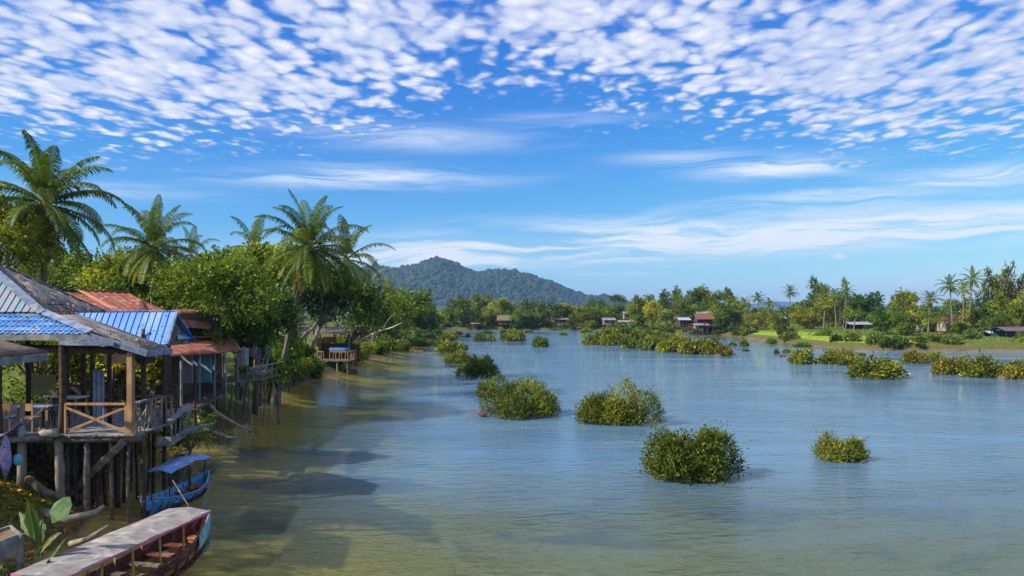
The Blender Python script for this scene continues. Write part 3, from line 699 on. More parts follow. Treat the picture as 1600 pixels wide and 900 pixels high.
# ------------------------------------------------------------------ rocks and twigs in the water
def rock(px, py, w, h, label, seed, name='rock', z=-.1, m=ROCK):
    b = G(px, py); r = random.Random(seed); q = w/FP*b.y/2; root = MB()
    for k in range(4): root.ball((b.x+r.uniform(-.55, .55)*q, b.y+r.uniform(-.3, .3)*q+q*.4, z), (q*r.uniform(.4, .6), q*r.uniform(.35, .5), h/FP*b.y*r.uniform(.7, 1.1)+.1), r, .12, 10, 6)
    return tag(root.build(name, m), label, 'rock', 'rocks in the river')
for i, q in enumerate([(1447, 567, 26, 6, 'pinkish brown rock between the two bushes of the rocky islet'), (1586, 574, 24, 7, 'dark boulder behind the bushes of the long right islet'), (1565, 593, 26, 6, 'reddish rock at the foot of the long right islet'),
   (1222, 557, 16, 4, 'small dark rock in the channel with a tiny bush on it'), (1128, 557, 22, 4, 'red earth ledge under the last bush of the long island'),
    (655, 549, 22, 2, 'pale sand spit under the golden tuft'), (752, 590, 16, 4, 'pale stones at the foot of the deep green row bush'), (545, 580, 26, 4, 'mossy rock at the bank under the small fishing platform')]): rock(*q, seed=i)
m = MB(); b = G(745, 652); rr_ = random.Random(2)
for k in range(9):
    e = b+Vector((rr_.uniform(-.8, .9), rr_.uniform(-.3, .3), rr_.uniform(.05, .5))); m.tube([b+Vector((.7, 0, -.1)), (b+e)/2+Vector((.3, 0, .12)), e], [.03, .025, .012], 5)
tag(m.build('drift_branch', mat('red_twig', (.28, .12, .09), (.16, .07, .05))), 'tangle of reddish twigs snagged at the left end of the wide river bush', 'branch')

# ------------------------------------------------------------------ far trees: prototypes copied with their own size and tint
def proto(kind, seed):
    k = dict(round=((4.3, 4.3, 4.9), 5.0, 18, 48, 7, .50), loose=((4.3, 4.3, 4.9), 5.1, 15, 34, 7, .46), tall=((3.4, 3.4, 5.0), 5.4, 17, 34, 7, .44), umbrella=((4.4, 4.4, 1.3), 8.4, 12, 30, 6, .40))[kind]
    Rr, cz, cl, pc, per, L = k
    rt = empty('broadleaf_tree', (0, -500, -60)); rng = random.Random(seed)
    (V, F, a), C = crown_np(seed, Rr, cl, int(pc*1.25), per, L, .85, .34 if kind != 'loose' else .27, bottom=-1 if kind != 'umbrella' else -.5, shell=.3)
    V = V+np.array([0, 0, cz]); link('crown', mesh_np(V, F, a, name='crown'), MATS['leaf'], rt)
    m = MB(); f = Vector((0, 0, cz*.45)); m.tube([(0, 0, -.8), (.1, 0, cz*.25), f], [.34, .27, .22], 7)
    for c in C[::2]: e = Vector(c*.8)+Vector((0, 0, cz)); m.tube([f, f.lerp(e, .5)+Vector((0, 0, -.2)), e], [.15, .10, .04], 5)
    m.build('trunk', BARK, rt); return rt
PRO = {k: [proto(k, 60+7*i+j) for j in range(n)] for i, (k, n) in enumerate((('round', 3), ('loose', 2), ('tall', 2), ('umbrella', 1)))}
usedp = set(); treecount = 0
def ft(px, top, Y, w, kind, color, label, group='trees on the far shore', basez=None):
    global treecount
    pr = PRO[kind][treecount % len(PRO[kind])]; treecount += 1
    x = (px-800)/FP*Y; zb = hz(x, Y) if basez is None else basez; h = HC+(HZ-top)/FP*Y-zb; sc = (w/FP*Y/7.3, w/FP*Y/7.3, h/9.5)
    if id(pr) not in usedp:
        usedp.add(id(pr)); o = pr; o.location = (x, Y, zb); o.scale = sc; o.rotation_euler[2] = px*.7
        tag(o, label, 'tree', group)
        for c in o.children:
            if c.name.startswith('crown'): c.color = (*color, 1)
        return o
    return dup(pr, (x, Y, zb), px*.7, sc, label, group, color, 'tree')
dk, md, li, gy, ye, ol = (.85, .95, .72), (1.25, 1.22, .85), (1.5, 1.4, .85), (1.35, 1.2, 1.9), (2.2, 1.75, .8), (1.45, 1.15, .85)
for r in [
 (636, 456, 195, 76, 'round', (.85, 1.05, .8), 'big bushy bright tree on the left bank point where the river narrows'),
 (600, 472, 142, 46, 'round', md, 'green tree just left of the big bushy tree on the left bank point'),
 (664, 482, 205, 44, 'round', dk, 'dark tree leaning over the water at the tip of the left bank'),
 (655, 464, 215, 24, 'tall', dk, 'narrow dark treetop peeping over the big bushy tree'),
 (672, 462, 330, 24, 'loose', md, 'loose tree far behind the left bank point below the hill'),
 (717, 466, 305, 40, 'round', dk, 'dark round-headed tree on the far shore directly under the summit'),
 (690, 488, 300, 34, 'loose', (1.9, 1.8, 1.8), 'pale yellowish bushy tree on the far shore by the water'),
 (749, 462, 330, 34, 'round', md, 'tall domed tree on the far shore right of the summit tree'),
 (750, 482, 303, 30, 'loose', gy, 'greyish small tree in front of the tall domed far tree'),
 (783, 469, 318, 46, 'round', li, 'broad light green tree behind the thatched hut'),
 (768, 476, 305, 26, 'loose', gy, 'pale silvery tree left of the thatched hut'),
 (824, 470, 325, 32, 'round', dk, 'dark domed tree on the far shore right of the thatched hut'),
 (847, 476, 335, 22, 'tall', dk, 'dark pointed tree right of the dark domed one on the far shore'),
 (812, 488, 300, 30, 'round', (.9, 1.1, 1.0), 'low green tree at the water right of the thatched hut'),
 (838, 489, 303, 34, 'round', dk, 'low dark spreading tree on the far shore between huts'),
 (881, 476, 360, 50, 'round', md, 'wide flat-topped tree behind the long pale roof'),
 (930, 470, 345, 30, 'round', dk, 'dark tree rising behind the shore where the hill ends'),
 (929, 483, 290, 38, 'round', dk, 'dark spreading tree on the shore with its trunk at the water'),
 (908, 481, 310, 26, 'round', ol, 'olive tree left of the dark spreading shore tree'),
 (894, 489, 292, 18, 'tall', dk, 'small dark tree standing on the red bank'),
 (964, 462, 330, 26, 'umbrella', dk, 'flat-crowned umbrella tree standing clear on the skyline'),
 (955, 478, 330, 34, 'round', dk, 'dark low tree below the umbrella tree'),
 (1000, 464, 290, 34, 'round', md, 'rounded tree first of the skyline rise right of the umbrella tree'),
 (997, 481, 268, 26, 'round', dk, 'dark globe-shaped tree by the white far roofs'),
 (1020, 473, 262, 30, 'round', ye, 'yellow-topped tree right of the dark globe-shaped one'),
 (1021, 464, 300, 22, 'loose', md, 'thin treetop behind the yellow-topped tree'),
 (1040, 462, 300, 30, 'tall', (.8, .95, 1.3), 'bluish green treetop in the skyline left of the broad grove'),
 (1052, 478, 248, 36, 'loose', gy, 'grey-green feathery tree left of the red-roofed house'),
 (1058, 458, 280, 24, 'tall', md, 'narrow skyline tree behind the grey-green feathery one'),
 (1077, 457, 285, 28, 'tall', dk, 'dark narrow tree of the grove above the blue-roofed shed'),
 (1096, 452, 290, 42, 'round', dk, 'highest rounded tree of the grove behind the red-roofed house'),
 (1080, 474, 255, 42, 'round', (.9, 1.05, .9), 'mid green tree leaning over the blue-roofed shed'),
 (1130, 454, 285, 36, 'round', dk, 'dark rounded tree right of the highest one in the grove'),
 (1112, 464, 280, 32, 'loose', md, 'loose tree filling the grove between its two highest trees'),
 (1135, 480, 236, 44, 'round', (.75, .95, .85), 'large bushy green tree right against the red-roofed house'),
 (1155, 478, 262, 30, 'round', dk, 'dark tree under the twin palms of the grove'),
 (1175, 484, 232, 30, 'loose', gy, 'pale grey-green tree right of the bushy tree'),
 (1190, 485, 240, 26, 'tall', ye, 'yellow-green upright tree left of the tall lone palm'),
 (1215, 489, 228, 24, 'round', md, 'small rounded tree at the foot of the tall lone palm'),
 (1252, 472, 258, 38, 'loose', md, 'spreading tree right behind the tall lone palm'),
 (1262, 482, 230, 34, 'round', ol, 'olive bushy tree at the left end of the green field'),
 (1277, 437, 265, 42, 'tall', (.8, .9, 1.1), 'tall airy tree, highest on the skyline above the green field'),
 (1313, 443, 275, 30, 'loose', (.8, .9, 1.1), 'airy tree beside the tallest one above the green field'),
 (1293, 455, 250, 34, 'tall', ol, 'olive tree between the two airy trees above the field'),
 (1357, 460, 235, 54, 'round', (.45, .65, .55), 'large very dark round tree at the right of the green field'),
 (1338, 468, 245, 34, 'round', md, 'medium green tree half behind the very dark round tree'),
 (1385, 483, 175, 36, 'round', (.8, 1.05, .85), 'bright bushy tree right of the grey-roofed field shed'),
 (1395, 465, 215, 18, 'tall', dk, 'slim dark treetop behind the bright bushy tree'),
 (1414, 458, 205, 42, 'round', md, 'domed tree on the skyline left of the palm trio'),
 (1417, 471, 190, 34, 'loose', ol, 'brownish open tree in front of the domed skyline tree'),
 (1410, 492, 165, 30, 'round', dk, 'low dark tree at the right bank water edge'),
 (1438, 481, 165, 30, 'loose', (1.8, 1.7, 2.4), 'silvery pale tree standing by the right bank palms'),
 (1458, 492, 190, 34, 'round', dk, 'dark thicket tree behind the first palm of the trio'),
 (1500, 468, 210, 44, 'round', md, 'broad green tree behind the palm trio'),
 (1500, 503, 170, 30, 'round', md, 'low green tree in front of the red house'),
 (1547, 425, 195, 36, 'tall', (1.0, .9, 1.0), 'tall dusty olive tree right of the highest palm'),
 (1571, 428, 200, 30, 'tall', (1.2, .95, 1.5), 'tall greyish-purple tree near the right edge'),
 (1592, 436, 200, 30, 'loose', (1.3, .9, 1.3), 'open pinkish treetop at the right edge of the skyline'),
 (1590, 462, 170, 50, 'round', li, 'light green spreading tree at the right edge of the bank'),
 (1555, 470, 178, 46, 'round', (.65, .8, .65), 'deep green tree under the tall dusty olive tree'),
 (1528, 480, 185, 34, 'round', dk, 'dark tree at the foot of the highest palm'),
 (1562, 492, 160, 34, 'round', dk, 'dark shady tree left of the purple awning'),
]: ft(*r)
# far woods: one closed mass of crowns behind the named trees
rg = np.random.default_rng(11); parts = []
base = crown_np(90, (4.6, 4.6, 4.4), 12, 20, 4, .95, 1.2, .34, bottom=-.5)[0]
for i in range(210):
    px = rg.uniform(690, 1750); Y = rg.uniform(305, 600) if px < 1180 else rg.uniform(250, 560)
    if px > 1590: Y = rg.uniform(200, 500)
    hh2 = rg.uniform(6, 10.5); x = (px-800)/FP*Y; s = rg.uniform(.8, 1.35); V = base[0]*np.array([s, s, hh2/10*1.05])
    an = rg.uniform(0, 6.28); V = np.stack([V[:, 0]*math.cos(an)-V[:, 1]*math.sin(an), V[:, 0]*math.sin(an)+V[:, 1]*math.cos(an), V[:, 2]], 1)
    parts.append((V+np.array([x, Y, hh2*.52+1]), base[1], np.clip(base[2]*.8+rg.uniform(-.25, .2), 0, 1)))
for i in range(150):
    Y = rg.uniform(105, 330); x = -26-Y*.14-rg.uniform(8, 30)-(Y > 140)*15; hh2 = rg.uniform(7, 9.5)
    parts.append((base[0]*np.array([1, 1, hh2/10])+np.array([x, Y, hh2*.5+1]), base[1], np.clip(base[2]*.8+rg.uniform(-.2, .2), 0, 1)))
V, F, a = join(parts)
tag(link('woods', mesh_np(V, F, a, name='woods'), MATS['leaf'], None, (.85, .95, .85)), kind='stuff')
# undergrowth along the water's edge of the far banks
up_ = []; bb = bush_np(77, (1, 1, 1), 170, 5, .24, .4)
A = np.array(RIV, float)
for (ax_, ay_), (bx_, by_) in zip(A[13:31], A[14:32]):
    Ls = math.hypot(bx_-ax_, by_-ay_); n_o = np.array([-(by_-ay_), bx_-ax_])/Ls
    for k in range(int(Ls/1.1)):
        if rg.random() < .08: continue
        q = rg.random(); off = rg.uniform(-.3, 7)*1.0; x = ax_+(bx_-ax_)*q+n_o[0]*off; y = ay_+(by_-ay_)*q+n_o[1]*off
        if sdist(np.array([x]), np.array([y]))[0] < -.2: continue
        if 56 < x < 76 and 132 < y < 200 and rg.random() < .8: continue
        s_ = rg.uniform(.8, 2.3); an = rg.uniform(0, 6.28); V = bb[0]*np.array([s_, s_, s_*.85]); V = np.stack([V[:, 0]*math.cos(an)-V[:, 1]*math.sin(an), V[:, 0]*math.sin(an)+V[:, 1]*math.cos(an), V[:, 2]], 1)
        up_.append((V+np.array([x, y, max(0, hz(x, y))-.1]), bb[1], np.clip(bb[2]*.9+rg.uniform(-.35, .2), 0, .95)))
V, F, a = join(up_); tag(link('undergrowth', mesh_np(V, F, a, name='undergrowth'), MATS['bush_leaf'], None, (.9, 1, .9)), kind='stuff')
# grass tufts on banks
N = 26000; gxr = rg.uniform(-40, 130, N*3); gyr = rg.uniform(16, 260, N*3); gz_ = height(gxr, gyr); ok = (gz_ > .75); gxr, gyr, gz_ = gxr[ok], gyr[ok], gz_[ok]
big_ = np.clip(gyr/90, .35, .8)
ob = np.stack([gxr, gyr, gz_-.03], 1); dd = unit(rg.normal(size=ob.shape)*np.array([.5, .5, .1])+np.array([0, 0, 1.]))
V, F, a = leaves(ob, dd, .34*big_, .07*big_, rg, rg.random(len(ob)))
tag(link('grass', mesh_np(V, F, a, name='grass'), MATS['leaf'], None, (1.25, 1.25, .8)), kind='stuff')

# ------------------------------------------------------------------ far palms
PP = []
for k in range(3):
    o = palm('coconut_palm', (0, -500, -60), ((.5, -.6, .9)[k], -500, -48.0), 3.3, 5+k*3, 22, 'p', None, False, 22, .17, w=.075, low=-55)
    PP.append(o)
usedq = set()
def fp(px, cy, Y, label, k=0, color=(1, 1, 1), s=1.0, group='coconut palms on the far shore', basez=None):
    x = (px-800)/FP*Y; zb = hz(x, Y) if basez is None else basez; h = HC+(HZ-cy)/FP*Y-zb; sc = (s, s, h/12)
    pr = PP[k % 3]
    tag(pr, None) 
    off = (.5, -.6, .9)[k % 3]*s
    if (k % 3) not in usedq:
        usedq.add(k % 3); pr.location = (x-off, Y, zb); pr.scale = sc; tag(pr, label, 'palm tree', group)
        for c in pr.children:
            if c.name.startswith('crown'): c.color = (*color, 1)
        return
    o = dup(pr, (x-off, Y, zb), 0.0, sc, label, group, color)
for r in [
 (1235, 456, 262, 'tall lone coconut palm on a bare pale trunk standing clear of the trees', 0, dk, 1.05),
 (1184, 466, 262, 'dark coconut palm on the skyline left of the tall lone palm', 1, dk, 1.25),
 (1202, 474, 258, 'bushy palm just right of the dark skyline palm', 2, md, 1.2),
 (1146, 470, 255, 'bright palm with drooping fronds, left one of the twin palms in the grove', 0, li, 1.4),
 (1162, 473, 248, 'shaggy palm, right one of the twin palms in the grove', 1, li, 1.4),
 (1115, 484, 245, 'short pale palm above the red-roofed house', 2, li, 1.0),
 (1066, 470, 262, 'palm with upright fronds above the blue-roofed shed', 0, md, 1.0),
 (1290, 474, 225, 'yellowish palm, left of the pair at the edge of the green field', 0, ye, 1.35),
 (1303, 462, 235, 'palm with a broad head right of the yellowish field palm', 1, li, 1.3),
 (1323, 456, 245, 'dark-headed palm against the sky above the field palms', 2, dk, 1.1),
 (1337, 489, 205, 'short bushy palm in front of the grey field shed', 0, li, 1.1),
 (1325, 492, 210, 'young palm left of the short bushy one at the shed', 2, md, .9),
 (1454, 466, 180, 'shortest palm of the right bank trio with golden lower fronds', 0, ol, 1.15),
 (1484, 446, 178, 'middle palm of the right bank trio with a clear round head', 1, dk, 1.15),
 (1520, 436, 185, 'highest palm of the right bank, head blown to one side', 2, md, 1.2),
 (1507, 452, 195, 'palm close behind the highest one on the right bank', 0, ye, 1.05),
 (1466, 500, 170, 'young golden palm at the foot of the palm trio', 1, ye, .8),
 (1030, 484, 255, 'small golden palm left of the grey-green feathery tree', 0, ye, .8),
]: fp(*r)
# ------------------------------------------------------------------ far houses
def house(px, base, Y, wpx, h, roofh, roofm, wallm, label, d=5.0, wins=2, stilts=0.0, rz=0.0, over=.5, open_=False):
    x = (px-800)/FP*Y; z0 = hz(x, Y); w = wpx/FP*Y
    zt = HC+(HZ-base)/FP*Y                                 # eave height
    z1 = zt-h; rt = empty('village_house', (x, Y, z1), label, 'house', 'village houses along the far shore', rz)
    if not open_: MB().box((0, d/2, h/2), (w-.6, d-.6, h)).build('wall', wallm, rt)
    else:
        MB().box((0, d-.4, h/2), (w-.6, .15, h)).build('wall', wallm, rt)
    for sx in (-1, -.33, .33, 1):
        for sy in (0, 1): MB().pole((sx*(w/2-.15), sy*(d-.3)+.1, h), (sx*(w/2-.15), sy*(d-.3)+.1, min(-.2, z0-z1-.2)), .09).build('post', WOODD, rt)
    e = over
    a, b_, c, d_ = (-w/2-e, -e, h), (w/2+e, -e, h), (w/2+e*.6, d/2, h+roofh), (-w/2-e*.6, d/2, h+roofh)
    f1, f2 = (w/2+e, d+e, h), (-w/2-e, d+e, h)
    corr([a, b_, c, d_], (0, -1, -.5), .5, .04, .04).build('roof', roofm, rt)
    corr([d_, c, f1, f2], (0, 1, -.5), .5, .04, .04).build('roof', roofm, rt)
    for sx in (-1, 1): MB().prism([(sx*(w/2-.35), .1, h), (sx*(w/2-.35), d-.1, h), (sx*(w/2-.35), d/2, h+roofh*.9)], (sx*.06, 0, 0)).build('gable', wallm, rt)
    for k in range(wins if not open_ else 0):
        wx = -w/2+w*(k+.8)/(wins+.6); f = MB().box((wx, .29, h*.58), (.9, .08, .9)).build('window', WOODD, rt)
        MB().box((wx, .24, h*.58), (.7, .05, .7)).build('pane', mat('dark_pane', (.02, .025, .03), None, .15, 1, 0), f)
    if not open_: MB().box((w*.28, .27, .95), (.85, .09, 1.9)).build('door', WOODD, rt)
    return rt
WHITE = mat('white_wall', (.32, .28, .25), (.20, .17, .15), .8, 1.2, .1); PALER = mat('pale_roof', (.25, .245, .25), (.15, .145, .15), .6, .8, .1)
PINKR = mat('pink_roof', (.25, .17, .14), (.28, .24, .23), .6, .5, .1); THATCH = mat('thatch', (.20, .15, .09), (.11, .08, .045), .95, 6, .6); BLUR = mat('faded_blue_roof', (.22, .30, .42), (.35, .38, .45), .5, 1, .1)
house(1102, 499, 225, 26, 2.2, 1.7, mat('dull_red_roof', (.19, .075, .05), (.12, .05, .035), .8), WOODD, 'dark stilt house with a rust red roof by the water in the far grove', stilts=1)
house(1096, 508, 219, 20, 1.0, .5, PALER, WHITE, 'low pale veranda roof in front of the red-roofed stilt house', d=3, wins=1)
house(1070, 500, 228, 16, 2.2, .8, BLUR, WOODD, 'small shed with a faded blue roof left of the red-roofed house')
house(1100, 490, 250, 20, 2.4, .9, PALER, WHITE, 'white-roofed house half hidden above the red-roofed one')
house(979, 503, 262, 24, 1.6, .6, PINKR, WHITE, 'long low house with a pinkish white roof left of the yellow-topped tree', wins=3)
house(952, 500, 275, 18, 1.8, .8, PALER, WHITE, 'white-roofed house below the umbrella tree')
house(980, 490, 300, 10, 2.2, .9, PALER, WHITE, 'small white roof showing above the long pinkish house', wins=1)
house(872, 499, 305, 32, 1.7, .6, PINKR, WHITE, 'long pale building with a pink and white roof on the far shore', wins=4)
house(905, 499, 310, 18, 1.7, .6, PINKR, WHITE, 'shorter pale pinkish building right of the long one on the far shore')
house(788, 501, 298, 20, 1.6, 2.2, THATCH, THATCH, 'brown thatched hut with a steep roof on the far shore')
house(742, 506, 296, 10, 1.2, .4, PALER, WHITE, 'tiny white hut at the far water edge', wins=1, d=3)
house(664, 503, 222, 16, 1.4, .8, PALER, mat('lilac_wall', (.35, .27, .36), (.2, .15, .2)), 'lilac-walled house glimpsed between trees on the left bank point')
house(1345, 507, 222, 32, 1.8, .8, mat('grey_metal_roof', (.30, .29, .33), (.2, .19, .22), .6), WOODD, 'open field shed with a dull grey roof beside the green field', open_=True)
house(1226, 498, 262, 10, 2.4, .6, BLUR, WOODD, 'small hut with a pale blue roof right of the tall lone palm', wins=1)
house(1492, 505, 182, 26, 2.0, 1.5, mat('orange_roof', (.22, .08, .055), (.15, .06, .04), .8), WHITE, 'house with an orange red roof and white gable among the right bank palms')
house(1450, 507, 195, 14, 2.0, .9, PINKR, WHITE, 'small house with a peach-coloured roof left of the orange-roofed one', wins=1)
house(1592, 517, 150, 40, 2.0, .8, mat('purple_awning', (.13, .09, .11), (.08, .055, .07), .8), mat('teal_wall', (.05, .12, .14), (.03, .07, .08)), 'dark purple awning over market tables at the right edge of the bank', open_=True)
house(1556, 521, 156, 18, 1.6, .5, BLUR, WOODD, 'small stall with a dark bluish cover beside the purple awning', open_=True, d=3)
house(570, 512, 118, 22, 1.6, .8, mat('grey_metal_roof2', (.32, .31, .32), (.2, .19, .2), .6), WOODD, 'grey-roofed riverside house behind the bare branches on the left bank', d=4)
# ================================================================== left bank: riverside restaurant on stilts
rnd = random.Random(7)
FZ = 2.58                                             # deck height
rst = empty('stilt_restaurant', (-14, 24, 0), 'open wooden restaurant on stilts with blue and weathered grey sheet roofs', 'restaurant')
def pt(mb, name, m, bev=0.0, color=None):
    mb.v = [(x+14, y-24, z) for x, y, z in mb.v]; return mb.build(name, m, rst, bev, color)
A_ = Vector((-18.7, 25.75, 8.39)); B_ = Vector((-15.2, 24.0, 6.36)); C_ = Vector((-15.2, 27.7, 6.36)); D_ = Vector((-22.2, 24.0, 6.36))
A2 = Vector((-22.5, 25.75, 8.39)); C2 = Vector((-24, 27.7, 6.36)); D2 = Vector((-24, 24.0, 6.36))
pt(corr([B_, C_, A_], (1, 0, -.58), .19, .016, .02), 'roof', GREYR)
pt(corr([D2, B_, A_, A2], (0, -1, -1.16), .24, .028, .02, 'rib'), 'gable_sheet', TEAL)
pt(corr([C2, C_, A_, A2], (0, 1, -1.0), .3, .02, .02), 'roof', GREYR)
pt(MB().beam(B_+Vector((0, -.06, -.02)), A_+Vector((0, -.06, .05)), .26, .05, (0, -.6, 1)), 'hip_board', FASC, .008)
pt(MB().beam(C_+Vector((0, .02, .03)), A_+Vector((0, .02, .05)), .14, .05), 'hip_board', FASC, .008)
# lower roof: blue tile-like front slope, grey weathered right slope
K_ = Vector((-12.95, 22.75, 5.70)); P1 = Vector((-15.25, 24.05, 6.31)); P2_ = Vector((-15.25, 25.9, 6.31)); M_ = Vector((-11.25, 24.35, 5.17)); L_ = Vector((-11.25, 22.85, 5.17))
KL = Vector((-24, 22.75, 5.70)); PL = Vector((-24, 24.05, 6.31))
tile = corr([KL, K_, P1, PL], (0, -1, -.47), .17, .022, .02, 'sine', .03, rnd)
tl = pt(tile, 'blue_tile_roof', BLUET)
mb = MB()
for r_ in range(4):                                   # raised courses of the pressed tile sheet
    q = .08+r_*.25; a = K_.lerp(P1, q); c = Vector((-24, a.y, a.z)); mb.beam(c+Vector((0, 0, .035)), a+Vector((-.02, 0, .035)), .05, .03)
pt(mb, 'tile_course', BLUET, .01)
gs = [P1, P2_, M_, L_, K_]
n_g = (M_-P1).cross(L_-P1).normalized()
gs = [p-n_g*((p-P1).dot(n_g)) for p in gs]
pt(corr(gs, (1, 0, -.285), .085, .008, .025), 'roof', GREYR)
pt(MB().beam(K_+Vector((0, -.03, .05)), P1+Vector((0, 0, .07)), .24, .035, (-.3, -.4, 1)), 'hip_cap', FASC, .006)
pt(MB().beam(K_+Vector((-.02, -.05, -.10)), L_+Vector((.02, -.05, -.10)), .04, .20, (0, 0, 1)), 'fascia_board', FASC, .005)
pt(MB().beam(L_+Vector((.04, -.05, -.11)), M_+Vector((.04, .05, -.11)), .04, .19), 'fascia_board', FASC, .005)
pt(MB().beam(KL+Vector((0, .03, -.13)), K_+Vector((-.05, .03, -.13)), .05, .20), 'fascia_board', GREYW, .005)
pt(MB().beam((-13.9, 22.68, 5.40), (-12.2, 22.68, 5.38), .04, .14), 'fascia_board', FASC, .005)
# rafters and ceiling beams
mb = MB()
for x in (-20, -18.2, -16.5, -15.4): mb.beam((x, 23.0, 5.50), (x, 27.6, 5.70), .09, .14)
mb.beam((-23, 23.1, 5.38), (-12.0, 23.1, 5.10), .10, .16); mb.beam((-23, 25.1, 5.38), (-12.0, 24.9, 5.05), .10, .16); mb.beam((-23, 27.2, 5.5), (-15.3, 27.2, 5.5), .10, .16)
mb.beam((-11.8, 22.95, 4.98), (-11.8, 25.2, 4.98), .10, .15)
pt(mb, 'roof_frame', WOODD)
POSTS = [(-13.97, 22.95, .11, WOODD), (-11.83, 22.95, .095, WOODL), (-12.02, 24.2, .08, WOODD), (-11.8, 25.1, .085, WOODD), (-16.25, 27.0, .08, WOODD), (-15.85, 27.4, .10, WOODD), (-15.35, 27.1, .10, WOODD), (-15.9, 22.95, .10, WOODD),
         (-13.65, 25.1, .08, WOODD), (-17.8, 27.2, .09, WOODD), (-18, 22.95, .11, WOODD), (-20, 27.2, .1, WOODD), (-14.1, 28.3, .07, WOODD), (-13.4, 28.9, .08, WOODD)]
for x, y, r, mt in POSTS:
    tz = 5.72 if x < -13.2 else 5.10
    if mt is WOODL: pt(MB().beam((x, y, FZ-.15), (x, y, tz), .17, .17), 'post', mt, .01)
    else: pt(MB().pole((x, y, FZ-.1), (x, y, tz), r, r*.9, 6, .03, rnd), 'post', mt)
# deck
mb = MB(); x = -24
while x < -11.7:
    w = .17; y1 = 29.2 if x < -12.6 else 25.3; mb.box((x+w/2, (22.75+y1)/2, FZ-.03+rnd.uniform(-.006, .006)), (w-.012, y1-22.75+rnd.uniform(-.04, .04), .05)); x += w
pt(mb, 'deck', GREYW)
pt(MB().pole((-24, 22.85, 2.36), (-11.5, 22.9, 2.42), .13, .11, 9, .05, rnd, 9), 'beam', WOOD)
for y in (24.6, 26.6, 28.6): pt(MB().pole((-24, y, 2.40), (-11.9 if y < 26 else -13.1, y, 2.40), .09, .09, 6, .03, rnd), 'beam', WOOD)
mb = MB()
for x in np.arange(-23.6, -11.6, .72): mb.pole((x, 22.6, 2.50), (x, 29 if x < -12.8 else 25.2, 2.50), .045, .04, 3, .01, rnd, 6)
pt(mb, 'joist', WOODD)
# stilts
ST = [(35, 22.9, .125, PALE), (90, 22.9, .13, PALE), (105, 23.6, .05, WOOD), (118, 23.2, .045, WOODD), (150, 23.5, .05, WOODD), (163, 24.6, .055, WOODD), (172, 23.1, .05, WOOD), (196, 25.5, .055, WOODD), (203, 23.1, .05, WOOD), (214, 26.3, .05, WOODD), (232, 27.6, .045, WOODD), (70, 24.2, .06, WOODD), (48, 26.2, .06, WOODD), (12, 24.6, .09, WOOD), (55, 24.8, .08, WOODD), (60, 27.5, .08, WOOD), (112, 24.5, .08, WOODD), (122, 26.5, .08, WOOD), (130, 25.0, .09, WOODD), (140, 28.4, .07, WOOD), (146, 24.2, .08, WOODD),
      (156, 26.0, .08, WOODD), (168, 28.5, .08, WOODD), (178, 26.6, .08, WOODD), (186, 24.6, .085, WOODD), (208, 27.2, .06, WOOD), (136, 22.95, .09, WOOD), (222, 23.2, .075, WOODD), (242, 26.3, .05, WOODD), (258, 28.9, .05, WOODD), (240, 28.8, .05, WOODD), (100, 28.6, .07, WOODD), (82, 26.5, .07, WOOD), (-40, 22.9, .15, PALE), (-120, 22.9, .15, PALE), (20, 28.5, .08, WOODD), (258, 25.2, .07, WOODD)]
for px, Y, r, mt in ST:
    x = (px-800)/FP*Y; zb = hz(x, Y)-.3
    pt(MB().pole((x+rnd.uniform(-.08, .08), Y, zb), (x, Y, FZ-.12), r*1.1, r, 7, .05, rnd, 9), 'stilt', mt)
pt(MB().beam(P(194, 690, 22.65), P(103, 778, 23.6), .22, .12, (0, 1, .3)), 'brace', WOOD, .01)
pt(MB().beam(P(180, 700, 23.2), P(112, 772, 24.2), .10, .10), 'brace', WOODD, .01)
pt(MB().beam(P(150, 800, 23.2), P(60, 740, 24.8), .14, .10), 'brace', WOODD, .01)
# driftwood lump fixed at the corner of the deck
pt(MB().ball((-14.2, 22.62, 2.62), (.36, .16, .13), rnd, .22, 9, 6), 'knotty_log_end', PALE)
pt(MB().pole((-17.6, 22.5, 2.35), (-14.1, 22.7, 2.50), .12, .10, 6, .05, rnd), 'edge_log', PALE)
# railings
def rail(a, b, name='railing', m=WOODL, h=.92, x_=True, posts=True):
    a, b = Vector(a), Vector(b); mb = MB(); u = Vector((0, 0, 1)); mb.beam(a+u*h, b+u*h, .09, .07)
    if posts: mb.beam(a, a+u*h, .06, .06); mb.beam(b, b+u*h, .06, .06)
    if x_: mb.beam(a+u*.06+Vector((0, .03, 0)), b+u*(h-.1)+Vector((0, .03, 0)), .035, .075); mb.beam(a+u*(h-.1)+Vector((0, -.01, 0)), b+u*.06+Vector((0, -.01, 0)), .035, .075)
    return pt(mb, name, m, .004)
rail((-13.82, 22.9, FZ), (-11.95, 22.9, FZ))
rail((-11.8, 23.05, FZ), (-11.8, 24.1, FZ), m=GREYW); rail((-11.8, 24.2, FZ), (-11.8, 25.05, FZ), m=WOOD)
mb = MB()
for k in range(9):
    a = Vector((-11.72, 23.1+k*.24, FZ)); mb.pole(a, a+Vector((rnd.uniform(-.05, .15), rnd.uniform(-.3, .3), .95)), .022, .018, 4, .05, rnd, 5)
pt(mb, 'rail_sticks', PALE)
rail((-17.5, 28.9, FZ), (-13.1, 28.9, FZ), m=WOODD)
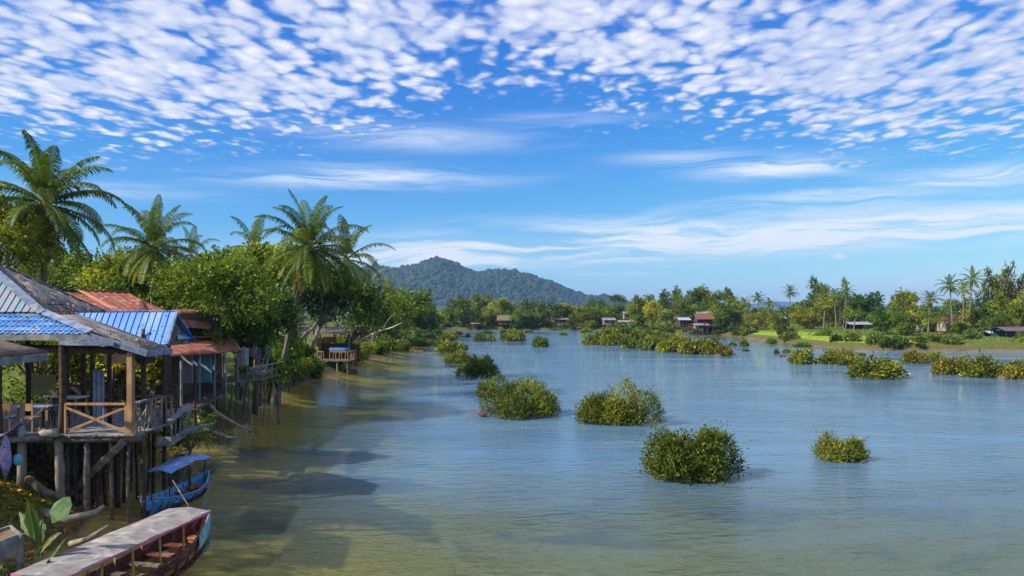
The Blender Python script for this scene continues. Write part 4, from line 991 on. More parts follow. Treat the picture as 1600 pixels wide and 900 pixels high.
# low landing outside the rail
mb = MB()
for k in range(7): mb.beam((-11.6+k*.02, 24.1+k*.34, 2.05+rnd.uniform(-.02, .02)), (-11.2+k*.035, 26.0+k*.2, 2.28), .16, .04)
mb.beam((-11.5, 24.0, 2.16), (-11.05, 24.0, 2.16), .05, .28); mb.beam((-11.1, 24.0, 2.12), (-11.75, 27.3, 2.12), .05, .26)
pt(mb, 'side_landing', GREYW)
mb = MB()
for k in range(6):
    a = Vector((-11.08-.11*k, 24.05+k*.55, 2.2)); mb.pole(a, a+Vector((0, 0, .62)), .03, .025, 3, .04, rnd, 6)
mb.beam((-11.08, 24.0, 2.82), (-11.75, 27.0, 3.0), .22, .04)
pt(mb, 'landing_rail', GREYW)
# back wall sheet panel and counter
pt(MB().box((-18.4, 29.0, 3.5), (1.0, .06, .8)), 'wall_panel', mat('yellow_panel', (.34, .27, .12), (.25, .18, .08)))
pt(MB().box((-16.9, 28.9, 3.0), (1.4, .5, .9)), 'counter', WOODD, .01)

# furniture and loose things on the deck
def table(x, y, w, d, label, top=BLUE, h=.74):
    r = empty('table', (x, y, FZ), label, 'table', 'tables in the stilt restaurant')
    MB().box((0, 0, h), (w, d, .05)).build('tabletop', top, r, .008)
    for sx in (-1, 1):
        for sy in (-1, 1): MB().box((sx*(w/2-.08), sy*(d/2-.08), h/2-.015), (.06, .06, h-.04)).build('leg', WOODL, r)
TT = mat('faded_blue_top', (.24, .30, .40), (.16, .20, .30), .5, 3, .05)
table(-15.55, 24.0, 1.5, .8, 'faded blue-topped dining table nearest the river', TT)
table(-15.9, 26.3, 1.3, .8, 'pale-topped table at the back of the restaurant deck', mat('pale_top', (.45, .46, .45), (.3, .3, .3)))
table(-12.9, 26.6, 1.2, .7, 'dark table behind the corner railing', WOODD)
def chair(x, y, rz, label, m=WOODL, sm=None):
    r = empty('chair', (x, y, FZ), label, 'chair', 'chairs in the stilt restaurant', rz)
    MB().box((0, 0, .44), (.42, .42, .04)).build('seat', sm or m, r, .006)
    for sx in (-1, 1):
        MB().box((sx*.18, -.18, .21), (.04, .04, .42)).build('leg', m, r); MB().box((sx*.18, .18, .46), (.04, .04, .92)).build('leg', m, r)
    MB().box((0, .18, .78), (.34, .03, .22)).build('backrest', m, r)
chair(-15.2, 23.35, math.pi, 'wooden chair pulled up to the river side of the blue-topped table')
chair(-16.0, 23.4, math.pi+.2, 'wooden chair with a bright blue seat pad at the blue-topped table', sm=mat('blue_pad', (.05, .20, .42), (.04, .15, .32)))
chair(-15.4, 24.75, .1, 'dark chair behind the blue-topped table', WOODD)
chair(-14.7, 24.1, 1.6, 'dark chair at the end of the blue-topped table', WOODD)
chair(-12.6, 27.3, .3, 'dark chair by the table behind the corner railing', WOODD)
hc = MB()
for k in range(10):
    x0 = -13.62+.05*(k % 2)+k*.03
    hc.box((x0, 24.1+.03*math.sin(k*2), 3.55), (.035, .05, 1.75+.06*(k % 3)))
tag(hc.build('hanging_cloth', mat('grey_blue_cloth', (.26, .31, .42), (.16, .20, .30), .9)), 'long grey-blue cloth hanging behind the corner railing', 'cloth')
fl = empty('potted_plant', (-12.9, 26.5, FZ+.77), 'small flowering plant in a pot on the table behind the corner railing', 'plant')
MB().tube([(0, 0, 0), (0, 0, .16)], [.07, .10], 9).build('pot', WHITE, fl)
rg2 = np.random.default_rng(3); V, F, a = sprays(np.zeros((26, 3))+[0, 0, .15], unit(rg2.normal(size=(26, 3))*.6+[0, 0, 1]), .35, 5, .07, rg2)
link('foliage', mesh_np(V, F, a), MATS['bush_leaf'], fl)
# hammock and bag by the left edge
hm_ = MB(); N = 14
for i in range(N):
    t0, t1 = i/N, (i+1)/N
    for j in range(4):
        def hp(t, s): return Vector((-17.2+2.35*t, 22.62+s*.35, 3.05-.62*math.sin(math.pi*t)**.8-.12*t+abs(s)*.10))
        q = [hp(t0, -1+j*.5), hp(t1, -1+j*.5), hp(t1, -.5+j*.5), hp(t0, -.5+j*.5)]; hm_.prism(q, (0, 0, -.015))
hk = empty('hammock', (0, 0, 0), 'striped blue and purple hammock slung at the left edge of the restaurant deck', 'hammock')
hm_.build('bed', mat('hammock_stripes', (.10, .16, .34), (.32, .10, .20), .9, 2.0, .1, (.2, 9, 9), det=1), hk)
MB().tube([(-14.85, 22.62, 2.94), (-14.5, 22.75, 3.3), (-14.05, 22.9, 3.9)], .012, 5).build('rope', PALE, hk)
bg_ = empty('shoulder_bag', (-14.95, 22.55, 2.5), 'white and teal patterned bag hanging off the end of the hammock', 'bag')
MB().ball((0, 0, .22), (.13, .09, .25), rnd, .08, 10, 7).build('body', mat('patterned_bag', (.55, .50, .52), (.03, .22, .20), .8, 9, .1, c3=(.5, .12, .25)), bg_)
MB().tube([(-.08, 0, .4), (0, 0, .58), (.08, 0, .4)], .015, 6).build('strap', BLUE, bg_)
tb = empty('hanging_towel', P(8, 700, 20.5), 'purple and white flowered cloth bundle hanging beneath the left deck', 'towel')
MB().tube([(0, 0, .35), (.02, 0, .2), (0, 0, -.05), (.02, 0, -.4), (0, 0, -.85)], [.03, .07, .13, .14, .03], 10, .16, rnd).build('cloth', mat('purple_print', (.40, .33, .50), (.16, .10, .30), .9, 7, .1, c3=(.5, .45, .52)), tb)
MB().ball((.28, .1, -.35), (.14, .08, .16), rnd, .2).build('blue_end', mat('light_blue_cloth', (.12, .36, .50), (.1, .3, .42), .9), tb)

# neighbouring brown-roofed hut in the near left corner
hu = empty('brown_roofed_hut', (-14, 19, 0), 'hut corner with a brown corrugated roof and grey fascia, at the left edge', 'hut')
def ph(mb, name, m, bev=0.0): mb.v = [(x+14, y-19, z) for x, y, z in mb.v]; return mb.build(name, m, hu, bev)
e0, e1 = Vector((-12.92, 18.2, 5.22)), Vector((-13.35, 21.3, 5.22)); u0, u1 = Vector((-15.4, 17.9, 5.75)), Vector((-15.4, 21.4, 5.75))
nn = (e1-e0).cross(u0-e0).normalized(); u1 = u1-nn*((u1-e0).dot(nn))
ph(corr([e0, e1, u1, u0], (1, .1, -.25), .075, .012, .02), 'roof', BROWNR)
ph(MB().beam(e0+Vector((-.04, 0, -.15)), e1+Vector((-.04, .02, -.15)), .04, .22), 'fascia', GREYW, .005)
for p in ((-15.6, 20.9), (-15.6, 17.3)): ph(MB().pole((p[0]-.3, p[1], .6), (p[0]-.3, p[1], 5.1), .08, .07, 5, .02, rnd), 'post', WOOD)
ph(MB().box((-16.4, 19.2, 2.35), (3.4, 4.0, .08)), 'deck', WOODD)

# ------------------------------------------------------------------ buildings behind: blue standing-seam roof, red roofs
bh = empty('blue_roofed_house', (-15, 29, 0), 'house with a bright blue ribbed metal roof behind the restaurant', 'house')
def pb(mb, name, m, bev=0.0): mb.v = [(x+15, y-29, z) for x, y, z in mb.v]; return mb.build(name, m, bh, bev)
t0_, t1_ = P(118, 488, 29.4), P(276, 487, 29.0); b1_ = P(261, 538, 28.0); b0_ = t0_+(b1_-t1_)
pb(corr([b0_, b1_, t1_, t0_], b1_-t1_, .27, .035, .02, 'rib'), 'roof', BLUE)
pb(MB().beam(t0_+Vector((0, .02, .04)), t1_+Vector((.03, .02, .04)), .14, .03), 'ridge_cap', BLUE, .004)
pb(MB().beam(t1_+Vector((.03, 0, -.01)), b1_+Vector((.03, -.02, -.01)), .06, .09), 'verge_board', FASC, .004)
r1_ = t1_+Vector((-.05, 1.9, -1.25)); r0_ = t0_+Vector((0, 1.9, -1.25))
pb(corr([t0_, t1_, r1_, r0_], r1_-t1_, .27, .035, .02, 'rib'), 'roof', BLUE)
pb(MB().prism([(t1_.x-.25, 28.1, 5.05), (t1_.x-.25, 30.7, 5.05), (t1_.x-.25, 29.0, 6.2)], (.05, 0, 0)), 'gable', WOOD)
pb(MB().box((-15.8, 30.6, 4.7), (1.6, 1.0, .9)), 'wall', WOODD)
for x_p, y_p in ((-13.3, 29.5), (-13.3, 31.1), (-15.9, 31.1), (-15.9, 29.5)): pb(MB().pole((x_p, y_p, 1.0), (x_p, y_p, 4.1), .07), 'post', WOODD)
pb(corr([P(277, 531, 29.2), P(300, 528, 30.6), P(292, 512, 31.2), P(276, 510, 30.0)], (1, -.2, -.6), .15, .015, .02), 'side_canopy', BLUET)

rh = empty('red_roofed_house', (-19, 40, 0), 'house with a broad rust red metal hip roof behind the blue roofs', 'house')
def pr_(mb, name, m, bev=0.0): mb.v = [(x+19, y-40, z) for x, y, z in mb.v]; return mb.build(name, m, rh, bev)
ra, rb_ = P(118, 455, 39.5), P(202, 457, 40.5)
f0, f1, f2 = P(190, 491, 36.5), P(262, 491, 37.5), P(60, 491, 34)
pr_(corr([f0, f1+Vector((.6, 0, -.2)), rb_, ra+Vector((.25, 0, 0))], f1-rb_, .32, .02, .03), 'roof', REDR)
pr_(corr([f2, f0, ra+Vector((.25, 0, 0)), ra+Vector((-2, 0, 0))], f0-ra, .32, .02, .03), 'roof', REDR)
pr_(MB().beam(ra+Vector((.25, 0, .05)), f0+Vector((0, 0, .05)), .22, .05), 'hip_cap', mat('pink_cap', (.5, .25, .19), (.4, .18, .12), .7), .005)
pr_(MB().beam(ra+Vector((.2, 0, .05)), rb_+Vector((0, 0, .05)), .2, .05), 'ridge_cap', REDR, .005)
pr_(MB().box((-20.2, 40.5, 4.0), (6.5, 5.5, 4.6)), 'wall', WOODD)

lt = empty('red_lean_to_shop', (-16, 36, 0), 'shack with a sagging red corrugated lean-to roof and dim open front facing the water', 'shack')
def pl_(mb, name, m, bev=0.0): mb.v = [(x+16, y-36, z) for x, y, z in mb.v]; return mb.build(name, m, lt, bev)
q0, q1, q2, q3 = P(247, 557, 30.5), P(345, 551, 36.5), P(332, 529, 40.0), P(262, 531, 35.5)
nn = (q1-q0).cross(q3-q0).normalized(); q2 = q2-nn*((q2-q0).dot(nn))
pl_(corr([q0, q1, q2, q3], (1, -.3, -.5), .17, .02, .02, rag=.05), 'roof', REDR)
s0, s1, s2, s3 = P(336, 551, 37.2), P(378, 548, 41.5), P(366, 530, 44), P(322, 530, 39.5)
nn = (s1-s0).cross(s3-s0).normalized(); s2 = s2-nn*((s2-s0).dot(nn))
pl_(corr([s0, s1, s2, s3], (1, -.3, -.4), .17, .02, .02, rag=.05), 'roof', REDR)
v0_, v1_, v2_, v3_ = P(268, 508, 36), P(330, 515, 40.5), P(318, 486, 43), P(268, 484, 38)
nn = (v1_-v0_).cross(v3_-v0_).normalized(); v2_ = v2_-nn*((v2_-v0_).dot(nn))
pl_(corr([v0_, v1_, v2_, v3_], (1, -.2, -.6), .2, .02, .02), 'upper_roof', REDR)
pl_(MB().beam(P(330, 526, 39.6), P(262, 528, 35.3), .3, .03), 'gutter_board', mat('dark_red_trim', (.28, .04, .03), (.2, .03, .02)), .004)
for px, Y in ((262, 31.2), (283, 33), (312, 34.5), (335, 37), (352, 38.5), (370, 41)):
    x = (px-800)/FP*Y; pl_(MB().pole((x, Y, 1.2), (x, Y, 4.35), .06, .055, 4, .02, rnd), 'post', GREYW)
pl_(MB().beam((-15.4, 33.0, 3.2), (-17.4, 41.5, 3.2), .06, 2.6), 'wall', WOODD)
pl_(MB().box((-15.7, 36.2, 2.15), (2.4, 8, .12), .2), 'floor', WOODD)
for i, (px, c) in enumerate(((292, (.30, .29, .30)), (300, (.16, .22, .34)), (322, (.14, .30, .38)))):
    p = P(px, 575, 34.3+i*.8); pl_(MB().box((p.x, p.y, p.z), (.55, .05, 1.4)), 'curtain', mat('curtain_%d' % i, c, None, .9))

# ------------------------------------------------------------------ rough fishing deck with washing, 40-45 m off
def small_deck(name, corners, z, label, cat, legs, m=WOOD):
    c = sum((Vector(p) for p in corners), Vector())/4; rt = empty(name, (c.x, c.y, 0), label, cat)
    mb = MB(); a, b_, c_, d_ = [Vector(p) for p in corners]
    k = 9
    for i in range(k):
        s0_ = a.lerp(b_, (i+.5)/k); s1_ = d_.lerp(c_, (i+.5)/k); s0_.z = s1_.z = z+rnd.uniform(-.02, .02); mb.beam(s0_-Vector((c.x, c.y, 0)), s1_-Vector((c.x, c.y, 0)), (b_-a).length/k*.92, .05)
    mb.build('deck', m, rt)
    for x, y, r in legs: MB().pole((x-c.x+rnd.uniform(-.12, .12), y-c.y, hz(x, y)-.3), (x-c.x, y-c.y, z), r, r*.85, 6, .06, rnd, 7).build('stilt', PALE if rnd.random() < .5 else WOOD, rt)
    return rt, c
def atz(px, Y): return ((px-800)/FP*Y, Y)
d1, c1 = small_deck('fishing_deck', [(-14.4, 40.5, 0), (-14.1, 45.0, 0), (-16.9, 46.5, 0), (-16.9, 40.0, 0)], 2.55, 'ramshackle stilt deck with leaning poles and washing beside the red lean-to', 'deck',
    [(-14.45, 40.6, .06), (-14.2, 45.0, .06), (-14.3, 42.8, .05), (-15.3, 40.4, .05), (-15.5, 43, .05), (-16.4, 45, .05), (-15.1, 44.6, .045), (-14.25, 44.0, .04)])
def loc(v, c): return Vector(v)-Vector((c.x, c.y, 0))
mb = MB(); hts = [(349, 41.0, 545), (372, 40.8, 552), (385, 43.2, 556), (407, 44.8, 545), (398, 45.3, 560), (415, 46.5, 540)]
for px, Y, ty in hts:
    x = (px-800)/FP*Y; mb.pole(loc((x, Y, 1.6), c1), loc(P(px+rnd.uniform(-3, 3), ty, Y), c1), .05, .035, 5, .06, rnd, 6)
mb.build('pole', PALE, d1)
mb = MB()
for k in range(10):
    a = Vector((-14.2-.25*rnd.random(), 40.6+k*.45, 2.55)); mb.pole(loc(a, c1), loc(a+Vector((rnd.uniform(-.2, .2), rnd.uniform(-.5, .5), .8)), c1), .025, .02, 4, .05, rnd, 5)
mb.pole(loc((-14.4, 40.4, 3.3), c1), loc((-14.1, 45.2, 3.35), c1), .04, .035, 6, .06, rnd, 6)
mb.build('railing', PALE, d1)
MB().beam(loc(P(330, 600, 40.2), c1), loc(P(346, 570, 40.4), c1), .3, .06).build('leaning_board', GREYW, d1)
mb = MB(); 
for k in range(6): mb.pole(loc((-14.6-k*.18, 43.2, 2.7), c1), loc((-14.4-k*.2, 44.9, 2.95+.06*k), c1), .05, .04, 3, .05, rnd, 6)
mb.build('stacked_poles', PALE, d1)
ws = MB()
for k in range(12):
    p = P(371+k*1.45, 556+abs(math.sin(k*.5))*1.5, 41.4); ws.box((p.x, p.y+.05*math.sin(k*1.9), p.z), (.055, .05, 1.0+.06*math.sin(k)))
tag(ws.build('hanging_sheet', mat('grey_sheet', (.40, .39, .38), (.28, .27, .27), .9)), 'grey-white sheet drying on the line at the ramshackle deck', 'cloth')
for i, (px, c, w, h) in enumerate([(393, (.24, .16, .26), .22, .5), (400, (.33, .30, .36), .2, .6), (405, (.10, .14, .26), .18, .45)]):
    p = P(px, 550, 43.6); mb = MB()
    for k in range(5): mb.box((p.x-w/2+k*w/4, p.y+.03*math.sin(k*2), p.z), (w/4.2, .04, h))
    tag(mb.build('hanging_shirt', mat('shirt_%d' % i, c, None, .9)), ['purple', 'pale lilac', 'navy blue'][i]+' piece of washing hanging at the far end of the ramshackle deck', 'clothing', 'washing on the line')
mb = MB(); mb.pole(P(408, 600, 44.5), P(425, 538, 47.5), .055, .05, 4, .04, rnd, 7); mb.pole(P(402, 604, 44.7), P(418, 545, 47.2), .05, .045, 4, .04, rnd, 7)
tag(mb.build('leaning_pipe', mat('blue_pipe', (.10, .18, .30), (.16, .22, .30), .5)), 'pair of bluish pipes leaning up from the ramshackle deck into the trees', 'pipe')

# second platform, 80 m off
d2, c2 = small_deck('riverside_terrace', [(-22.4, 80, 0), (-17.4, 79, 0), (-17.4, 84, 0), (-23, 84, 0)], 1.2, 'low wooden terrace on stilts with orange railings below leaning trees', 'terrace',
    [(-22, 80, .08), (-20.4, 79.8, .08), (-18.8, 79.6, .08), (-17.6, 79.3, .08), (-17.6, 81.6, .07), (-19.4, 81.5, .07)])
d2b = MB()
for a, b_ in (((-22.2, 79.9), (-20.3, 79.7)), ((-19.6, 79.6), (-17.6, 79.2)), ((-17.5, 79.3), (-17.5, 83.2))):
    a3, b3 = Vector((*a, 1.25)), Vector((*b_, 1.25)); d2b.beam(loc(a3+Vector((0, 0, .95)), c2), loc(b3+Vector((0, 0, .95)), c2), .13, .10)
    for k in range(7): p = a3.lerp(b3, k/6); d2b.beam(loc(p, c2), loc(p+Vector((.12*(k % 2), 0, .95)), c2), .07, .07)
d2b.build('railing', mat('orange_rail', (.34, .19, .09), (.24, .13, .07), .7), d2)
MB().box(loc((-19.5, 83.5, 2.1), c2), (4.6, .3, 1.7)).build('back_wall', WOODD, d2)
MB().box(loc((-19.2, 82.6, 2.35), c2), (2.2, .9, .3)).build('blue_tarp', BLUET, d2)
for px, Y in ((478, 84), (500, 83), (522, 84), (545, 83)):
    x = (px-800)/FP*Y; MB().pole(loc((x, Y, .4), c2), loc((x, Y, 4.2), c2), .09, .08, 4, .05, rnd, 7).build('post', PALE, d2)
corr([loc(p, c2) for p in (Vector((-25, 81.5, 4.1)), Vector((-17.6, 81.5, 4.1)), Vector((-17.8, 86, 4.8)), Vector((-25, 86, 4.8)))], (0, -1, -.2), .4, .03, .03).build('roof', BROWNR, d2)
for i, (px, py, col, lab) in enumerate([(493, 527, (.55, .30, .05), 'yellow-orange'), (503, 523, (.50, .22, .05), 'deeper orange')]):
    p = P(px+12, py+8, 86.5); q = MB()
    for k in range(8): q.box((p.x-.7+k*.2, p.y+.05*math.sin(k*2.1), p.z), (.19, .06, 1.0-.3*i))
    tag(q.build('awning_cloth', mat('orange_cloth_%d' % i, col, None, .85)), lab+' cloth hung at the back of the low terrace', 'cloth')

# ------------------------------------------------------------------ boats
def hull(root, L, W, h, mats, sheer=.45, n=22, stripes=None, bow=.9):
    """long narrow boat along +Y (bow at +Y): outer planking, painted stripes, inner shell, ribs and gunwales"""
    def sec(t):                              # t 0..1 stern..bow -> half width, keel z, gunwale z
        w = W/2*(math.sin(math.pi*min(1, .16+t*.62)) ** .8)*(1-max(0, (t-.55)/.45)**2.3*.96)
        k = -.14+max(0, t-.68)**2*4.2*sheer; g = h+sheer*(abs(t-.42)/.58)**2.4*bow
        return max(w, .012), min(k, g-.06), g
    lv = [0, .35, .62, .8, 1.0]; prof = [.0, .55, .80, .92, 1.0]
    for j in range(4):
        m = MB()
        for sd in (-1, 1):
            vs = []
            for i in range(n+1):
                t = i/n; w, k, g = sec(t); y = (t-.5)*L
                for q, p in ((lv[j], prof[j]), (lv[j+1], prof[j+1])): vs.append((sd*w*p, y, k+(g-k)*q))
                for q, p in ((lv[j+1], prof[j+1]), (lv[j], prof[j])): vs.append((sd*max(w*p-.025, .004), y, k+(g-k)*q+.012))
            m.add(vs, [(i*4+a, i*4+(a+1) % 4, i*4+4+(a+1) % 4, i*4+4+a) for i in range(n) for a in range(4)])
        m.build(('hull', 'lower_stripe', 'upper_stripe', 'top_plank')[j], mats[j], root)
    m = MB(); m2 = MB()
    for sd in (-1, 1):
        pts = [(sd*sec(i/n)[0], (i/n-.5)*L, sec(i/n)[2]) for i in range(n+1)]; m.tube(pts, .028, 6)
    m.build('gunwale', mats[4], root)
    vs = []
    for i in range(n+1):
        t = i/n; w, k, g = sec(t); y = (t-.5)*L; vs += [(-w*.85, y, k+.08+(g-k)*.2), (w*.85, y, k+.08+(g-k)*.2)]
    m2.add(vs, [(i*2, i*2+1, i*2+3, i*2+2) for i in range(n)]); m2.build('floor_boards', mats[5], root)
    for i in range(2, n-2, 2):
        w, k, g = sec(i/n); y = (i/n-.5)*L; m = MB()
        m.beam((-w*.95, y, g-.02), (-w*.66, y, k+(g-k)*.28), .04, .04); m.beam((-w*.70, y, k+(g-k)*.27), (w*.70, y, k+(g-k)*.27), .04, .04); m.beam((w*.66, y, k+(g-k)*.28), (w*.95, y, g-.02), .04, .04)
        m.build('rib', mats[5], root)
    return sec
def bench(root, sec, L, t, m):
    w, k, g = sec(t); MB().box((0, (t-.5)*L, g-.16), (w*1.85, .2, .035)).build('bench', m, root)
RED = mat('red_paint', (.13, .032, .026), (.07, .02, .018), .65, 6, .3, c3=(.24, .12, .09)); TURQ = mat('turquoise_paint', (.10, .38, .44), (.35, .50, .55), .5, 3, .1, c3=(.12, .22, .45))
YELP = mat('yellow_paint', (.42, .33, .07), (.30, .16, .05), .55, 4, .1); GRNP = mat('green_paint', (.10, .22, .13), (.07, .15, .10), .55, 4, .1, c3=(.3, .1, .07))
BLUP = mat('boat_blue', (.035, .20, .46), (.05, .28, .55), .45, 3, .1); LBLU = mat('light_blue_paint', (.12, .36, .55), (.08, .28, .5), .5, 3, .1); PINKP = mat('pink_trim', (.42, .16, .24), (.34, .12, .18), .6)
CANV = mat('grey_boat_canopy', (.28, .26, .245), (.17, .155, .15), .8, 2.6, .2, c3=(.41, .37, .34))
ORN = mat('orange_cushion', (.40, .14, .06), (.24, .08, .035), .85)
b1 = empty('longtail_boat', (-8.52, 16.75, 0), 'long red wooden passenger boat with a long flat pale canopy, nearest in the corner', 'boat', 'covered wooden boats at the bank', -0.174)
LB = 5.75; sec = hull(b1, LB, 1.28, .60, (GRNP, YELP, RED, RED, RED, RED), .52)
for t in (.25, .36, .47, .58, .68, .77): bench(b1, sec, LB, t, WOOD if t < .6 else RED)
m = MB(); w, k, g = sec(.97)
for sd in (-1, 1):
    pts_ = []
    for i in range(7):
        t = .80+.033*i; w, k, g = sec(t); pts_.append((sd*(w+.012), (t-.5)*LB, k+(g-k)*.62, g+.02))
    vs = []
    for x, y, z0, z1 in pts_: vs += [(x, y, z0), (x, y, z1), (x+sd*.02, y, z1), (x+sd*.02, y, z0)]
    m.add(vs, [(i*4+a, i*4+(a+1) % 4, i*4+4+(a+1) % 4, i*4+4+a) for i in range(6) for a in range(4)])
m.build('bow_panel', TURQ, b1)
MB().tube([(0, .497*LB, .2), (0, .503*LB, 1.10)], [.03, .03], 6).build('bow_post', BLUP, b1)
cvs = MB(); K = 12; wd = .57
CY0, CY1, CZ = -2.75, 2.0, 1.33
for i in range(K):
    y0, y1 = CY0+(CY1-CY0)*i/K, CY0+(CY1-CY0)*(i+1)/K; z0 = CZ+.05*math.sin(i*1.3)*.25
    for sd in (-1, 1):
        q = [(0, y0+.008, z0+.07), (0, y1-.008, z0+.07), (sd*wd, y1-.008, z0), (sd*wd, y0+.008, z0)]
        if i == 0: q = [(0, y0-.12, z0+.06), (0, y1, z0+.07), (sd*wd, y1, z0), (sd*wd, y0, z0)]
        cvs.prism(q if sd < 0 else q[::-1], (0, 0, -.025))
cvs.build('canopy', CANV, b1)
MB().beam((-wd, CY0-.01, CZ-.02), (wd, CY0-.01, CZ-.02), .05, .06).build('canopy_trim', PINKP, b1)
m = MB(); m.beam((wd+.01, CY0, CZ-.03), (wd+.01, CY1, CZ-.03), .03, .05); m.beam((-wd-.01, CY0, CZ-.03), (-wd-.01, CY1, CZ-.03), .03, .05); m.build('canopy_rail', PINKP, b1)
for i in range(6):
    y = CY0+.15+(CY1-CY0-.3)*i/5; t = y/LB+.5; w, k, g = sec(t)
    for sd in (-1, 1): MB().beam((sd*w*.92, y, g-.1), (sd*(wd-.03), y, CZ), .035, .035).build('canopy_post', YELP, b1)
for i, (y, x, lab, mt_) in enumerate([(2.15, .0, 'stack of orange life vests at the bow of the long red boat', ORN), (1.75, .12, 'pink and orange folded vest lying behind the stack in the long red boat', mat('pink_vest', (.45, .20, .16), (.4, .1, .07), .8))]):
    q = MB(); w0 = b1.location
    for k in range(4-i*2): q.box((x+rnd.uniform(-.03, .03), y+rnd.uniform(-.03, .03), .34+k*.08), (.34, .24, .075), rnd.uniform(-.2, .2))
    o = q.build('life_vest', mt_, None, .02); o.location = w0; o.rotation_euler[2] = -.174; tag(o, lab, 'life vest')
o = MB().tube([(.1, 1.2, .30), (.1, 1.2, .5)], [.12, .11], 12).build('bucket', WHITE); o.location = b1.location; tag(o, 'white bucket on the floor of the long red boat', 'bucket')

b2 = empty('small_boat', (-11.12, 24.75, 0), 'small bright blue boat with a square blue tarp canopy moored by the stilts', 'boat', 'covered wooden boats at the bank', -.22)
LS = 3.15; sec2 = hull(b2, LS, 1.05, .36, (LBLU, BLUP, BLUP, LBLU, BLUP, RED), .40)
for t in (.28, .46, .62, .78): bench(b2, sec2, LS, t, LBLU if t < .5 else ORN)
tp2 = MB(); K = 10
for i in range(K):
    for j in range(5):
        def cp(u, v): return (-.46+.92*v, -1.0+2.05*u, 1.22+.10*math.sin(math.pi*u)+.13*u+.03*math.sin(u*14)-.05*math.cos(v*6.28))
        q = [cp(i/K, j/5), cp(i/K, (j+1)/5), cp((i+1)/K, (j+1)/5), cp((i+1)/K, j/5)]; tp2.prism(q[::-1], (0, 0, .012))
tp2.build('canopy', mat('blue_tarp', (.13, .24, .52), (.20, .32, .58), .5, 3, .2, c3=(.42, .46, .58)), b2)
for y, x in ((-.9, -.36), (-.9, .36), (0, -.39), (0, .39), (.9, -.30), (.9, .30)): MB().beam((x*.95, y, .2), (x*1.1, y, 1.20+.05*y), .03, .03).build('canopy_post', LBLU if y > 1 else WOODD, b2)
m = MB(); 
for k in range(7): m.ball((rnd.uniform(-.18, .18), .8+rnd.uniform(-.25, .3), .26+.05*rnd.random()), (.15, .14, .07), rnd, .15, 8, 5)
o = m.build('orange_nets', ORN); o.location = b2.location; o.rotation_euler[2] = -.22; tag(o, 'heap of orange netting in the bow of the small blue boat', 'net')

# mooring ropes
m = MB(); m.tube([(-8.0, 19.5, 1.0), (-9.0, 21.0, .55), (-10.6, 23.1, 1.1)], .018, 6)
tag(m.build('mooring_rope', PALE), 'mooring rope from the bow of the long red boat to a stilt', 'rope')
m = MB(); m.tube([(-11.45, 23.1, .45), (-11.6, 23.1, .4), (-11.62, 23.3, .9)], .015, 6)
tag(m.build('mooring_rope', PALE), 'short rope tying the stern of the small blue boat to a stilt', 'rope')
# fallen leaves and odd patch sheets on the roofs
rl = np.random.default_rng(12)
def litter(tri, n, parent, off):
    a, b_, c = [np.array(p) for p in tri]; u, v = rl.random(n), rl.random(n); f = u+v > 1; u[f], v[f] = 1-u[f], 1-v[f]
    p = a+(b_-a)*u[:, None]+(c-a)*v[:, None]+np.array([0, 0, .035])-np.array(off)
    V, F, at_ = leaves(p, unit(rl.normal(size=p.shape)*[1, 1, .12]), .11, .03, rl, rl.random(n)); o = link('leaf_litter', mesh_np(V, F, at_), MATS['leaf'], parent, (2.2, 1.1, .9)); o['kind'] = 'stuff'
litter((B_, C_, A_), 110, rst, (-14, 24, 0)); litter((P1, M_, L_), 60, rst, (-14, 24, 0)); litter((K_, P1, KL), 120, rst, (-14, 24, 0)); litter((b0_, b1_, t1_), 40, bh, (-15, 29, 0))
def lerp3(a, b_, c, u, v): return Vector(a)+(Vector(b_)-Vector(a))*u+(Vector(c)-Vector(a))*v
for (a, b_, c), uv_, mt_, fn, dn in (((B_, C_, A_), (.15, .45, .12, .5), GREYR, pt, (1, 0, -.58)), ((gs[4], gs[3], gs[0]), (.25, .6, .1, .55), BROWNR, pt, (1, 0, -.285)), ((f0, f1, rb_), (.3, .55, .1, .6), mat('rust_patch', (.20, .075, .045), (.12, .05, .03), .85, 3, .3), pr_, (0, -1, -.4))):
    u0, u1, v0, v1_p = uv_; n_p = (Vector(b_)-Vector(a)).cross(Vector(c)-Vector(a)).normalized(); n_p = n_p if n_p.z > 0 else -n_p
    q = [lerp3(a, b_, c, u, v)+n_p*.035 for u, v in ((u0, v0), (u1, v0), (u1-v1_p*.3, v1_p), (u0, v1_p))]
    fn(corr(q, dn, .17, .014, .01, rag=.03), 'patch_sheet', mt_)

